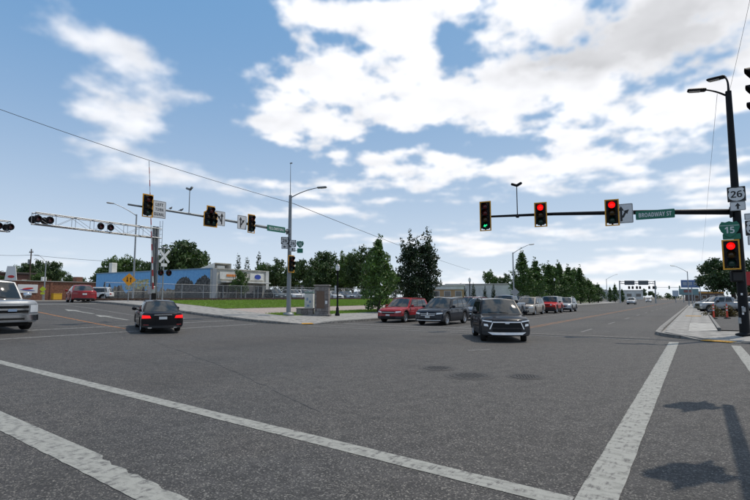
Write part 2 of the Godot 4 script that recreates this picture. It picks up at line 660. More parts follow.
# a strip of paint laid on the road between two lines of points
func stripe(called: String, left: Array, right: Array, m: Material, parent: Node3D, lift := 0.005) -> void:
	var st := tool(true)
	for i in range(left.size() - 1):
		var q := [left[i], left[i + 1], right[i + 1], right[i]]
		for k in [0, 1, 2, 0, 2, 3]:
			var p: Vector2 = q[k]
			st.set_uv(p)
			st.add_vertex(Vector3(p.x, ground_h(p.x) + lift, p.y))
	put(st, called, m, parent)

func bar(called: String, a: Vector2, b: Vector2, w: float, m: Material, parent: Node3D, ragged := 0.012, step := 0.35) -> void:
	var d := (b - a).normalized()
	var s := Vector2(-d.y, d.x) * w * 0.5
	var l := []
	var r := []
	for t in steps(0.0, a.distance_to(b), step):
		var c: Vector2 = a + d * float(t)
		l.append(c + s * (1.0 + rng.randf_range(-ragged, ragged) / w * 2.0))
		r.append(c - s * (1.0 + rng.randf_range(-ragged, ragged) / w * 2.0))
	stripe(called, l, r, m, parent)

func marking(called: String) -> Node3D:
	var o := Node3D.new()
	o.name = numbered(called)
	add_child(o)
	setting(o)
	return o

func build_markings() -> void:
	var wp: Material = mats["white_paint"]
	var fp: Material = mats["faint_paint"]
	var yp: Material = mats["yellow_paint"]
	# crosswalk ahead, over the right leg
	var c1 := marking("crosswalk_ahead")
	bar("crosswalk_line", Vector2(-0.80, -4.3), Vector2(-0.83, -22.45), 0.32, wp, c1, 0.004, 0.25)
	bar("crosswalk_line", Vector2(1.07, -6.0), Vector2(1.07, -22.0), 0.28, wp, c1, 0.004, 0.25)
	# crosswalk to the left, over the near leg
	var c2 := marking("crosswalk_to_the_left")
	var l := []
	var r := []
	for t in steps(0.0, 1.0, 0.018):
		var x := lerpf(-0.968, -18.6, t)
		var off := (x + 0.98) * 0.098
		l.append(Vector2(x, -4.66 + off + rng.randf_range(-0.004, 0.004)))
		r.append(Vector2(x, -4.40 + off + rng.randf_range(-0.004, 0.004)))
	stripe("crosswalk_line", l, r, wp, c2)
	l = []
	r = []
	for t in steps(0.0, 1.0, 0.008):
		var x := lerpf(-2.2, -18.0, t)
		var off := (x + 3.9) * 0.098
		# a later strip of asphalt has bitten into this line
		var bite := 0.0
		if x > -5.4:
			bite = 0.035 + 0.05 * absf(sin(x * 9.0)) * rng.randf() + 0.05 * clampf((x + 5.4) / 2.0, 0.0, 1.0)
		l.append(Vector2(x, -2.96 + off + bite))
		r.append(Vector2(x, -2.60 + off + rng.randf_range(-0.006, 0.006)))
	stripe("crosswalk_line", l, r, wp, c2)
	# the far crosswalk and the one at the railway side
	var c3 := marking("crosswalk_far")
	bar("crosswalk_line", Vector2(-1.7, -22.9), Vector2(-19.6, -23.15), 0.22, fp, c3)
	bar("crosswalk_line", Vector2(-1.75, -24.2), Vector2(-19.6, -24.45), 0.22, fp, c3)
	var c4 := marking("crosswalk_railway_side")
	bar("crosswalk_line", Vector2(-22.3, -4.2), Vector2(-22.3, -21.6), 0.25, fp, c4)
	bar("crosswalk_line", Vector2(-24.9, -4.2), Vector2(-24.9, -22.2), 0.25, fp, c4)
	# wide street: double yellow, turn-lane line, lane dashes, stop bar
	var ys := marking("centre_line_wide_street")
	bar("yellow_line", Vector2(-7.95, -28.0), Vector2(-7.98, -260), 0.10, yp, ys, 0.012, 1.5)
	bar("yellow_line", Vector2(-8.25, -28.0), Vector2(-8.22, -260), 0.10, yp, ys, 0.012, 1.5)
	var ds := marking("lane_lines_wide_street")
	for k in 16:
		var z0 := -26.5 - k * 9.0
		bar("lane_dash", Vector2(-4.9, z0), Vector2(-4.9, z0 - 3.0), 0.13, fp, ds)
		bar("lane_dash", Vector2(-15.7, z0 - 2.0), Vector2(-15.7, z0 - 5.0), 0.13, fp, ds)
	bar("turn_lane_line", Vector2(-11.6, -27.0), Vector2(-11.6, -60.0), 0.14, fp, ds)
	bar("stop_bar", Vector2(-8.6, -26.4), Vector2(-19.4, -26.5), 0.4, fp, ds)
	# cross street, railway side
	var yl := marking("centre_line_cross_street")
	bar("yellow_line", Vector2(-23.6, -14.2), Vector2(-60, -15.8), 0.16, yp, yl, 0.012, 0.8)
	var al := marking("lane_arrows_cross_street")
	for p in [Vector2(-29.9, -16.7), Vector2(-34.0, -16.9), Vector2(-29.6, -20.2)]:
		arrow_mark(p, wp, al)
	bar("lane_line", Vector2(-26.5, -18.4), Vector2(-40.0, -18.9), 0.14, fp, al)
	bar("stop_bar", Vector2(-40.6, -16.6), Vector2(-40.6, -22.0), 0.5, wp, al)
	# small worn patch of paint out in the junction
	var bits := marking("paint_scrap")
	bar("worn_dash", Vector2(-5.75, -15.95), Vector2(-6.35, -15.45), 0.22, fp, bits, 0.05, 0.15)
	# crack sealing wanders over the junction
	var cs := marking("crack_seal")
	var tar := mat("tar", 0.022, 0.021, 0.020, 0.6)
	for q in [[Vector2(-2.2, -21.0), Vector2(-19.0, -18.6)], [Vector2(-12.6, -28.0), Vector2(-12.4, -70.0)], [Vector2(-4.8, -6.0), Vector2(-18.5, -12.5)]]:
		var ll := []
		var rr := []
		var j := 0.0
		for t in steps(0.0, 1.0, 0.012):
			j = clampf(j + rng.randf_range(-0.05, 0.05), -0.35, 0.35)
			var c: Vector2 = q[0].lerp(q[1], t) + Vector2(j * 0.5, j)
			var w := rng.randf_range(0.006, 0.018)
			ll.append(c + Vector2(w, w))
			rr.append(c - Vector2(w, w))
		stripe("sealed_crack", ll, rr, tar, cs, 0.004)
	# manhole lids
	var k := 0
	for q in [[-4.25, -10.45, 0.44, "large round manhole lid, middle of the three in the junction"], [-3.2, -11.0, 0.33, "manhole lid nearest the long white crosswalk line"], [-5.35, -11.15, 0.36, "manhole lid farthest left in the open junction"]]:
		var t := thing("manhole_cover", q[3], "manhole", Vector3(q[0], 0, q[1]), 0.4 * k, "iron manhole lids in the junction")
		var st := tool()
		lathe(st, [Vector2(q[2], 0.004), Vector2(q[2] * 0.98, 0.014), Vector2(q[2] * 0.86, 0.014), Vector2(q[2] * 0.85, 0.006)], 28)
		put(st, "rim", mat("lid_frame", 0.045, 0.042, 0.040, 0.7, 0.4), t)
		st = tool()
		lathe(st, [Vector2(q[2] * 0.84, 0.005), Vector2(q[2] * 0.835, 0.012), Vector2(0, 0.012)], 28)
		for i in range(-4, 5):
			for j in range(-4, 5):
				var c: Vector2 = Vector2(i, j) * float(q[2]) * 0.18
				if c.length() < q[2] * 0.74:
					box(st, Vector3(c.x, 0.014, c.y), Vector3(q[2] * 0.1, 0.006, q[2] * 0.1))
		put(st, "lid", mat("lid_iron", 0.038, 0.036, 0.035, 0.6, 0.5), t)
		# the collar of newer asphalt round the frame
		st = tool()
		lathe(st, [Vector2(q[2] * 1.26, 0.003), Vector2(q[2] * 1.24, 0.006), Vector2(q[2] * 1.0, 0.006)], 28)
		put(st, "collar", mat("collar_asphalt", 0.048, 0.046, 0.045, 0.9), t)
		k += 1

func arrow_mark(p: Vector2, m: Material, parent: Node3D) -> void:
	# straight arrow on the lane, pointing up the road to the railway (-x)
	stripe("arrow_stem", [p + Vector2(2.4, -0.11), p + Vector2(0.2, -0.11)], [p + Vector2(2.4, 0.11), p + Vector2(0.2, 0.11)], m, parent)
	stripe("arrow_head", [p + Vector2(0.2, -0.42), p + Vector2(-1.1, -0.02)], [p + Vector2(0.2, 0.42), p + Vector2(-1.1, 0.02)], m, parent)

# ---------------------------------------------------------------- pavements, kerbs, verges
const RAMPS := [Vector2(0.55, -23.35), Vector2(-20.6, -24.2), Vector2(-0.9, -28.3)]

func step_h(p: Vector2) -> float:
	var h := 0.14
	for q in RAMPS:
		h = minf(h, 0.14 - 0.125 * exp(-pow(p.distance_to(q) / 1.25, 4.0)))
	return ground_h(p.x) + h

func slab(poly: PackedVector2Array, m: Material, parent: Node3D, called := "slab", inset := 0.008) -> void:
	var c := Vector2.ZERO
	for p in poly:
		c += p / poly.size()
	var st := tool()
	var q := PackedVector2Array()
	for p in poly:
		q.append(p + (c - p).normalized() * inset)
	var dz := rng.randf_range(-0.004, 0.004)
	for i in q.size():
		var a := q[i]
		var b := q[(i + 1) % q.size()]
		var A := Vector3(a.x, step_h(a) + dz, a.y)
		var B := Vector3(b.x, step_h(b) + dz, b.y)
		tri(st, Vector3(c.x, step_h(c) + dz, c.y), A, B)
		quad(st, A, Vector3(a.x, ground_h(a.x) - 0.03, a.y), Vector3(b.x, ground_h(b.x) - 0.03, b.y), B)
	put(st, called, m, parent)

func kerb_run(pts: Array, inward: float, m: Material, parent: Node3D) -> void:
	# kerb stones along a line; inward is the side (+1 left of travel) the stone's thickness goes to
	for i in range(pts.size() - 1):
		var a: Vector2 = pts[i]
		var b: Vector2 = pts[i + 1]
		var d := (b - a).normalized()
		var s := Vector2(-d.y, d.x) * 0.17 * inward
		var g := d * 0.004
		var st := tool()
		var top := []
		for q in [a + g, b - g, b - g + s, a + g + s]:
			top.append(Vector3(q.x, step_h(q) + 0.002, q.y))
		# sloped face with a rounded nose
		var n0: Vector3 = top[0] - Vector3(s.x, 0, s.y) * 0.22 - Vector3(0, 0.03, 0)
		var n1: Vector3 = top[1] - Vector3(s.x, 0, s.y) * 0.22 - Vector3(0, 0.03, 0)
		quad(st, top[0], top[1], top[2], top[3])
		quad(st, n0, n1, top[1], top[0])
		var f0 := Vector3(n0.x, ground_h(a.x) - 0.02, n0.z) - Vector3(s.x, 0, s.y) * 0.1
		var f1 := Vector3(n1.x, ground_h(b.x) - 0.02, n1.z) - Vector3(s.x, 0, s.y) * 0.1
		quad(st, f0, f1, n1, n0)
		quad(st, top[3], top[2], Vector3(top[2].x, -0.05 + ground_h(top[2].x), top[2].z), Vector3(top[3].x, -0.05 + ground_h(top[3].x), top[3].z))
		tri(st, f0, n0, top[0])
		quad(st, f0, top[0], top[3], Vector3(top[3].x, f0.y, top[3].z))
		quad(st, f1, Vector3(top[2].x, f1.y, top[2].z), top[2], top[1])
		tri(st, f1, top[1], n1)
		put(st, "kerb_stone", m, parent)
		# gutter pan of pale concrete in front of the kerb
		var w := s.normalized() * -0.55
		var st2 := tool()
		var gp := []
		for q in [a + g, b - g, b - g + w, a + g + w]:
			gp.append(Vector3(q.x, ground_h(q.x) + 0.006, q.y))
		quad(st2, gp[0], gp[1], gp[2], gp[3])
		put(st2, "gutter_pan", mats["concrete"], parent)

func arc(c: Vector2, r: float, a0: float, a1: float, n: int) -> Array:
	var out := []
	for i in n + 1:
		var a := deg_to_rad(lerpf(a0, a1, float(i) / n))
		out.append(c + Vector2(cos(a), sin(a)) * r)
	return out

func line(a: Vector2, b: Vector2, d: float) -> Array:
	var out := []
	for t in steps(0.0, 1.0, d / a.distance_to(b)):
		out.append(a.lerp(b, t))
	return out

func build_pavements() -> void:
	var kc: Material = mats["kerb_concrete"]
	var cc: Material = mats["concrete"]
	# right-hand far corner
	var rk := marking("kerb_right_corner")
	var pts := line(Vector2(-1.6, -150), Vector2(-1.6, -27.5), 4.0)
	pts.append_array(arc(Vector2(2.9, -27.5), 4.5, 180, 90, 9).slice(1))
	pts.append_array(line(Vector2(2.9, -23.0), Vector2(34, -23.0), 3.0).slice(1))
	kerb_run(pts, 1.0, kc, rk)
	var rs := marking("sidewalk_right_corner")
	var z := -29.2
	var pale := true
	while z > -112.0:
		var d := 1.8 if z > -70.0 else 6.0
		var mm: Material = mats["pale_concrete"] if z > -36.0 else cc
		slab(PackedVector2Array([Vector2(-1.42, z), Vector2(-0.45, z), Vector2(-0.45, z - d), Vector2(-1.42, z - d)]), cc, rs)
		slab(PackedVector2Array([Vector2(-0.45, z), Vector2(0.75, z), Vector2(0.75, z - d), Vector2(-0.45, z - d)]), mm, rs)
		z -= d
	# the corner itself, in wedges round the kerb's bend
	var inner := arc(Vector2(2.9, -27.5), 4.32, 180, 90, 6)
	for i in 6:
		slab(PackedVector2Array([inner[i], inner[i + 1], Vector2(2.9, -29.2).lerp(inner[i + 1], 0.42), Vector2(2.9, -29.2).lerp(inner[i], 0.42)]), cc, rs)
		slab(PackedVector2Array([Vector2(2.9, -29.2).lerp(inner[i], 0.42), Vector2(2.9, -29.2).lerp(inner[i + 1], 0.42), Vector2(2.9, -29.2)]), cc, rs)
	slab(PackedVector2Array([Vector2(-1.42, -27.5), Vector2(2.9, -29.19).lerp(Vector2(-1.42, -27.5), 0.42), Vector2(2.9, -29.19), Vector2(-1.42, -29.19)]), cc, rs)
	for k in 14:
		var x := 2.9 + k * 2.0
		slab(PackedVector2Array([Vector2(x, -23.18), Vector2(x + 2.0, -23.18), Vector2(x + 2.0, -25.6), Vector2(x, -25.6)]), cc, rs)
		slab(PackedVector2Array([Vector2(x, -25.6), Vector2(x + 2.0, -25.6), Vector2(x + 2.0, -29.2), Vector2(x, -29.2)]), mats["kerb_concrete"], rs)
	tactile(Vector2(0.62, -23.62), 1.05, 0.62, -0.45, "yellow tactile pad at the kerb ramp by the black signal pole", 0.0)
	tactile(Vector2(-0.35, -50.0), 1.1, 0.8, 0.0, "yellow tactile pad on the sidewalk beyond the black signal pole", 0.0)
	# left-hand far corner
	var lk := marking("kerb_left_corner")
	pts = line(Vector2(-20.0, -170), Vector2(-20.0, -25.7), 4.0)
	pts.append_array(arc(Vector2(-23.0, -25.7), 3.0, 0, 90, 7).slice(1))
	pts.append_array(line(Vector2(-23.0, -22.7), Vector2(-43.6, -22.7), 2.5).slice(1))
	kerb_run(pts, -1.0, kc, lk)
	var ls := marking("sidewalk_left_corner")
	z = -27.0
	while z > -168.0:
		var d := 1.8 if z > -60.0 else 8.0
		slab(PackedVector2Array([Vector2(-22.5, z), Vector2(-20.18, z), Vector2(-20.18, z - d), Vector2(-22.5, z - d)]), cc, ls)
		slab(PackedVector2Array([Vector2(-24.8, z), Vector2(-22.5, z), Vector2(-22.5, z - d), Vector2(-24.8, z - d)]), cc, ls)
		z -= d
	var x := -24.8
	while x > -43.0:
		slab(PackedVector2Array([Vector2(x, -22.88), Vector2(x - 1.8, -22.88), Vector2(x - 1.8, -24.9), Vector2(x, -24.9)]), cc, ls)
		slab(PackedVector2Array([Vector2(x, -24.9), Vector2(x - 1.8, -24.9), Vector2(x - 1.8, -27.0), Vector2(x, -27.0)]), cc, ls)
		x -= 1.8
	inner = arc(Vector2(-23.0, -25.7), 2.82, 0, 90, 5)
	for i in 5:
		slab(PackedVector2Array([inner[i], inner[i + 1], Vector2(-24.8, -27.0).lerp(inner[i + 1], 0.3), Vector2(-24.8, -27.0).lerp(inner[i], 0.3)]), cc, ls)
		slab(PackedVector2Array([Vector2(-24.8, -27.0).lerp(inner[i], 0.3), Vector2(-24.8, -27.0).lerp(inner[i + 1], 0.3), Vector2(-24.8, -27.0)]), cc, ls)
	slab(PackedVector2Array([Vector2(-20.18, -25.7), Vector2(-24.8, -27.0).lerp(Vector2(-20.18, -25.7), 0.3), Vector2(-24.8, -27.0), Vector2(-20.18, -27.0)]), cc, ls)
	slab(PackedVector2Array([Vector2(-23.0, -22.88), Vector2(-24.8, -22.88), Vector2(-24.8, -27.0), Vector2(-24.8, -27.0).lerp(Vector2(-23.0, -22.88), 0.3)]), cc, ls)
	tactile(Vector2(-20.75, -24.4), 1.5, 0.7, -0.75, "yellow tactile pad at the kerb ramp before the grey signal pole", 0.0)
	# verges and the brown walk between the street and the tracks
	setting(sheet("planting_strip", steps(-27.0, -24.84, 0.72), steps(-160, -27.05, 12), 0.135, mats["lawn"]))
	setting(sheet("brown_walk", steps(-31.4, -27.04, 0.7), steps(-160, -27.05, 12), 0.13, mats["brown_paving"]))
	setting(sheet("lawn", steps(-42.0, -31.44, 0.7), steps(-170, -27.05, 6), 0.15, mats["lawn"]))
	tufts()
	# dark car park beside the right sidewalk, kerbed
	setting(sheet("car_park", steps(0.95, 46, 3.0), steps(-118, -31.5, 3.0), 0.04, mats["asphalt"], 2))
	var ck := marking("car_park_kerb")
	for k in 14:
		block("kerb_stone", Vector3(0.86, 0.09, -32.0 - k * 2.0), Vector3(0.16, 0.2, 1.985), kc, ck, 0.02)

func tactile(c: Vector2, w: float, d: float, turn: float, label: String, lift: float) -> void:
	var t := thing("tactile_pad", label, "tactile pad", Vector3(c.x, step_h(c) + lift + 0.012, c.y), turn, "yellow tactile pads on the kerb ramps")
	var st := tool()
	soft_box(st, Vector3(0, 0.004, 0), Vector3(w, 0.016, d), 0.004)
	put(st, "pad", mats["tactile"], t)
	st = tool()
	for i in int(w / 0.1):
		for j in int(d / 0.1):
			box(st, Vector3(-w / 2 + 0.06 + i * 0.1, 0.014, -d / 2 + 0.06 + j * 0.1), Vector3(0.03, 0.008, 0.03))
	put(st, "domes", mats["tactile"], t).set_meta("kind", "stuff")

func tufts() -> void:
	# short mown grass standing on the verges
	var r := RandomNumberGenerator.new()
	r.seed = 99
	var st := tool()
	for k in 9:
		var a := r.randf() * TAU
		var p := Vector3(r.randf_range(-0.07, 0.07), 0, r.randf_range(-0.07, 0.07))
		var s := Vector3(cos(a), 0, sin(a)) * 0.010
		tri(st, p - s, p + s, p + Vector3(r.randf_range(-0.04, 0.04), r.randf_range(0.05, 0.10), r.randf_range(-0.04, 0.04)))
	st.generate_normals()
	var mm := MultiMesh.new()
	mm.transform_format = MultiMesh.TRANSFORM_3D
	mm.use_colors = true
	mm.mesh = st.commit()
	mm.instance_count = 26000
	for k in mm.instance_count:
		var narrow := k % 5 == 0
		var x := r.randf_range(-26.95, -24.9) if narrow else r.randf_range(-41.9, -31.5)
		var z := r.randf_range(-70, -27.1)
		mm.set_instance_transform(k, Transform3D(Basis(Vector3.UP, r.randf() * TAU).scaled(Vector3.ONE * r.randf_range(0.8, 1.5)), Vector3(x, ground_h(x) + 0.135, z)))
		var g := r.randf_range(0.75, 1.35)
		mm.set_instance_color(k, Color(0.20 * g, 0.30 * g, 0.04 * g))
	var o := MultiMeshInstance3D.new()
	o.multimesh = mm
	var gm := mat("blades", 1, 1, 1, 0.8)
	gm.vertex_color_use_as_albedo = true
	gm.backlight_enabled = true
	gm.backlight = Color(0.4, 0.5, 0.2)
	o.material_override = gm
	o.name = "grass"
	add_child(o)
	o.set_meta("kind", "stuff")
	tag(o, "short mown green grass on the verge before the railway fence", "grass")

# ---------------------------------------------------------------- railway
func build_railway() -> void:
	var tr := marking("railway_track")
	var h := 1.3
	var st := tool()
	quad(st, Vector3(-47.6, h + 0.12, -24.5), Vector3(-47.6, h + 0.12, -200), Vector3(-43.4, h + 0.12, -200), Vector3(-43.4, h + 0.12, -24.5))
	quad(st, Vector3(-43.4, h + 0.12, -24.5), Vector3(-43.4, h + 0.12, -200), Vector3(-42.6, h - 0.1, -200), Vector3(-42.6, h - 0.1, -24.5))
	quad(st, Vector3(-48.4, h - 0.05, -24.5), Vector3(-48.4, h - 0.05, -200), Vector3(-47.6, h + 0.12, -200), Vector3(-47.6, h + 0.12, -24.5))
	quad(st, Vector3(-48.4, h - 0.05, -24.5), Vector3(-47.6, h + 0.12, -24.5), Vector3(-43.4, h + 0.12, -24.5), Vector3(-42.6, h - 0.1, -24.5))
	put(st, "ballast_bed", mats["ballast"], tr)
	st = tool()
	soft_box(st, Vector3.ZERO, Vector3(2.5, 0.15, 0.23), 0.02)
	st.generate_normals()
	var tie := st.commit()
	for k in 90:
		reuse(tie, "tie", mats["wood_pole"], tr, Transform3D(Basis(), Vector3(-45.5, h + 0.13, -25.0 - k * 0.6)))
	var rust := mat("rail_steel", 0.12, 0.075, 0.055, 0.55, 0.5)
	for x in [-46.22, -44.78]:
		st = tool()
		box(st, Vector3(x, h + 0.30, -112.2), Vector3(0.07, 0.05, 175.6))
		box(st, Vector3(x, h + 0.245, -112.2), Vector3(0.02, 0.06, 175.6))
		box(st, Vector3(x, h + 0.208, -112.2), Vector3(0.14, 0.014, 175.6))
		box(st, Vector3(x, h - 0.008, -10.0), Vector3(0.07, 0.04, 28.8))
		put(st, "rail", rust, tr)
	cantilever(Vector3(-42.0, 1.27, -27.8), 1.0, 10.2, "long white steel truss with flashers over the cross street, mast by the crossbuck")
	cantilever(Vector3(-49.0, 1.3, -5.5), -1.0, 13.2, "white steel truss end with flasher at the left edge of the view")
	crossing_gate()
	chain_fence()

func cantilever(at: Vector3, way: float, reach: float, label: String) -> void:
	var t := thing("railway_signal_cantilever", label, "railway signal", at, 0.0, "railway signal cantilevers")
	var al := mat("aluminium", 0.34, 0.35, 0.36, 0.45, 0.5)
	mat("grey_mast", 0.16, 0.17, 0.175, 0.55, 0.3)
	block("footing", Vector3(0, 0.1, 0), Vector3(1.0, 0.3, 1.0), mats["kerb_concrete"], t, 0.03)
	for s in [-1, 1]:
		rod("mast_column", Vector3(0, 0.2, s * 0.17), Vector3(0, 7.0, s * 0.17), 0.15, 0.14, mats["grey_mast"], t)
	for k in 7:
		block("mast_tie", Vector3(0, 0.8 + k * 0.95, 0), Vector3(0.07, 0.07, 0.3), al, t)
	var y0 := 5.93
	var y1 := 6.80
	for c in [[y0, -0.3], [y0, 0.3], [y1, -0.3], [y1, 0.3]]:
		rod("chord", Vector3(c[1], c[0], -way * 0.4), Vector3(c[1], c[0] + 0.05, way * reach), 0.05, 0.045, al, t, 8)
	var n := int(reach / 1.45)
	for k in n + 1:
		var z := way * reach * k / n
		for x in [-0.3, 0.3]:
			rod("strut", Vector3(x, y0, z), Vector3(x, y1, z), 0.022, 0.022, al, t, 6)
			if k < n:
				var z2 := way * reach * (k + 1) / n
				var up := k % 2 == 0
				rod("brace", Vector3(x, y0 if up else y1, z), Vector3(x, y1 if up else y0, z2), 0.015, 0.015, al, t, 6)
		rod("cross_strut", Vector3(-0.3, y0, z), Vector3(0.3, y0, z), 0.02, 0.02, al, t, 6)
		rod("cross_strut", Vector3(-0.3, y1, z), Vector3(0.3, y1, z), 0.02, 0.02, al, t, 6)
	# walkway grating on the lower chords
	block("walkway", Vector3(0, y0 + 0.07, way * reach * 0.5), Vector3(0.45, 0.03, reach * 0.96), al, t)
	# ladder on the mast
	for x in [-0.2, 0.2]:
		rod("ladder_rail", Vector3(x, 0.6, -way * 0.55), Vector3(x, 7.6, -way * 0.55), 0.025, 0.025, al, t, 6)
	for k in 17:
		rod("rung", Vector3(-0.2, 1.0 + k * 0.38, -way * 0.55), Vector3(0.2, 1.0 + k * 0.38, -way * 0.55), 0.014, 0.014, al, t, 6)
	var spots := [reach - 0.55, reach * 0.48] if way > 0.0 else [reach - 0.45]
	for z in spots:
		for s in [-0.42, 0.42]:
			flasher(t, Vector3(0.42, y0 + 0.42, way * z + s), 0.0)
			if z > reach * 0.6:
				flasher(t, Vector3(-0.42, y0 + 0.42, way * z + s), PI)

func flasher(parent: Node3D, at: Vector3, turn: float) -> void:
	# facing +x
	var g := group_node("flasher", parent, Transform3D(Basis(Vector3.UP, PI / 2 + turn), at))
	var st := tool()
	lathe(st, [Vector2(0, -0.02), Vector2(0.30, -0.02), Vector2(0.30, 0.0), Vector2(0.0, 0.004)], 24, Transform3D(Basis(Vector3.RIGHT, PI / 2), Vector3.ZERO))
	put(st, "background", mats["signal_black"], g)
	st = tool()
	lathe(st, [Vector2(0, 0.02), Vector2(0.15, 0.01)], 18, Transform3D(Basis(Vector3.RIGHT, PI / 2), Vector3.ZERO))
	put(st, "lens", mats["lens_red"], g)
	visor(g, Vector3.ZERO, 0.16, 0.24)

func visor(parent: Node3D, at: Vector3, r: float, depth: float) -> void:
	# hood over a lens, opening downwards, towards +z
	var st := tool(true)
	for k in 13:
		var a := lerpf(-0.55, PI + 0.55, k / 13.0)
		var b := lerpf(-0.55, PI + 0.55, (k + 1) / 13.0)
		var da := depth * (0.45 + 0.55 * clampf(sin(a) + 0.25, 0.0, 1.0))
		var db := depth * (0.45 + 0.55 * clampf(sin(b) + 0.25, 0.0, 1.0))
		for q in [r, r - 0.008]:
			quad(st, at + Vector3(cos(a) * q, sin(a) * q, 0), at + Vector3(cos(b) * q, sin(b) * q, 0), at + Vector3(cos(b) * q, sin(b) * q, db), at + Vector3(cos(a) * q, sin(a) * q, da))
	put(st, "visor", mats["signal_black"], parent)

func crossing_gate() -> void:
	var t := thing("railway_crossing_gate", "white crossbuck post with round flashers and raised striped gate arm by the tracks", "crossing gate", Vector3(-41.5, 1.26, -28.4))
	var al: Material = mats["aluminium"]
	block("footing", Vector3(0, 0.1, 0.4), Vector3(0.9, 0.25, 1.9), mats["kerb_concrete"], t, 0.03)
	rod("post", Vector3(0, 0.2, 0), Vector3(0, 4.9, 0), 0.07, 0.06, al, t)
	for s in [-1, 1]:
		var b := plate("crossbuck_blade", rounded(1.5, 0.23, 0.02), 0.015, mats["sign_white"], t, Transform3D(Basis(Vector3.UP, PI / 2) * Basis(Vector3.BACK, s * 0.85), Vector3(0.09 + s * 0.01, 4.25, 0)))
		b.name = "crossbuck_blade"
	block("flasher_arm", Vector3(0.1, 2.72, 0), Vector3(0.06, 0.06, 0.9), al, t)
	for s in [-0.42, 0.42]:
		flasher(t, Vector3(0.26, 2.72, s), 0.0)
	var st := tool(true)
	lathe(st, [Vector2(0.0, 0.2), Vector2(0.1, 0.16), Vector2(0.16, 0.0), Vector2(0.13, -0.03), Vector2(0, -0.03)], 16, Transform3D(Basis(), Vector3(0, 4.95, 0)))
	put(st, "bell", mats["aluminium"], t)
	block("tracks_plate", Vector3(0.09, 3.45, 0), Vector3(0.02, 0.3, 0.62), mats["sign_white"], t)
	# gate mechanism and the arm standing up
	block("mechanism", Vector3(0, 1.1, 1.1), Vector3(0.4, 0.7, 0.5), al, t, 0.03)
	block("mechanism_post", Vector3(0, 0.5, 1.1), Vector3(0.18, 0.7, 0.18), al, t)
	block("counterweight", Vector3(0.25, 0.55, 1.0), Vector3(0.12, 0.6, 0.4), mats["signal_black"], t, 0.03)
	var red := mat("gate_red", 0.35, 0.02, 0.02, 0.5)
	var a0 := Vector3(0.25, 1.2, 1.12)
	var a1 := Vector3(0.25, 12.8, 2.05)
	for k in 20:
		var p := a0.lerp(a1, k / 20.0)
		var q := a0.lerp(a1, (k + 1) / 20.0)
		rod("arm_stripe", p, q, 0.065 - k * 0.0017, 0.065 - (k + 1) * 0.0017, red if k % 2 == 0 else mats["sign_white"], t, 6)

func chain_fence() -> void:
	var t := thing("chain_link_fence", "grey chain-link fence running between the tracks and the mural building", "fence", Vector3(-49.5, 1.3, 0))
	var gm: Material = mats["galvanised"]
	var z0 := -27.5
	var z1 := -122.0
	var n := 32
	for k in n + 1:
		var z := lerpf(z0, z1, float(k) / n)
		rod("post", Vector3(0, -0.1, z), Vector3(0, 1.95, z), 0.035, 0.035, gm, t, 8)
	rod("top_rail", Vector3(0, 1.9, z0), Vector3(0, 1.9, z1), 0.024, 0.024, gm, t, 6)
	rod("middle_rail", Vector3(0, 1.0, z0), Vector3(0, 1.0, z1), 0.016, 0.016, gm, t, 6)
	rod("bottom_rail", Vector3(0, 0.1, z0), Vector3(0, 0.1, z1), 0.02, 0.02, gm, t, 6)
	var st := tool()
	var pitch := 0.10
	var m := int((z0 - z1) / pitch)
	for k in m:
		for s in [-1.0, 1.0]:
			var za := z0 - k * pitch
			var zb: float = za + s * 1.8
			var ya := 0.08
			var yb := 1.88
			if zb > z0 or zb < z1:
				continue
			quad(st, Vector3(s * 0.004, ya, za), Vector3(s * 0.004, ya, za - 0.008), Vector3(s * 0.004, yb, zb - 0.008), Vector3(s * 0.004, yb, zb))
	var o := put(st, "wire_mesh", mat("fence_wire", 0.33, 0.34, 0.35, 0.5, 0.4), t)
	o.set_meta("kind", "stuff")

# ---------------------------------------------------------------- buildings
func build_buildings() -> void:
	mural_building()
	brick_building()
	far_buildings()

func mural_image() -> Image:
	# wall painting: blue sky over brown hills, grey machinery and dark standing figures
	var w := 640
	var h := 100
	var img := Image.create(w, h, false, Image.FORMAT_RGB8)
	var f := FastNoiseLite.new()
	f.seed = 21
	f.frequency = 0.02
	f.fractal_octaves = 4
	var g := FastNoiseLite.new()
	g.seed = 22
	g.frequency = 0.09
	g.fractal_octaves = 3
	for y in h:
		for x in w:
			var s := g.get_noise_2d(x, y)
			var c := Color(0.44 + s * 0.05, 0.66 + s * 0.05, 0.84 + s * 0.03)
			var hill := 58.0 - f.get_noise_2d(x * 0.6, 7.0) * 30.0
			if x > 470:
				hill = 46.0 - absf(sin((x - 470) * 0.033)) * 26.0 - g.get_noise_2d(x, 3.0) * 6.0
			if y > hill:
				c = Color(0.50 + s * 0.18, 0.46 + s * 0.16, 0.40 + s * 0.14)
				if x > 470:
					c = Color(0.30 + s * 0.2, 0.30 + s * 0.2, 0.29 + s * 0.2)
			if x > 190 and x < 330 and y > 24 and y < 58 and g.get_noise_2d(x * 0.7 + 300, y) > -0.22:
				c = Color(0.66 + s * 0.2, 0.63 + s * 0.2, 0.45 + s * 0.2)
			if y > 74 and s > -0.1:
				c = c.darkened(0.35)
			img.set_pixel(x, y, c)
	var dark := Color(0.10, 0.10, 0.11)
	for q in [[60, 30], [92, 36], [150, 44], [350, 26], [372, 46], [300, 50]]:
		for y in range(q[1], h):
			var half := 3.0 + 5.0 * sin(minf((y - q[1]) * 0.09, 2.2))
			for x in range(int(q[0] - half), int(q[0] + half)):
				if g.get_noise_2d(x * 2.0, y * 2.0) > -0.35:
					img.set_pixel(clampi(x, 0, w - 1), y, dark if (x + q[1]) % 3 else Color(0.26, 0.20, 0.16))
	return img

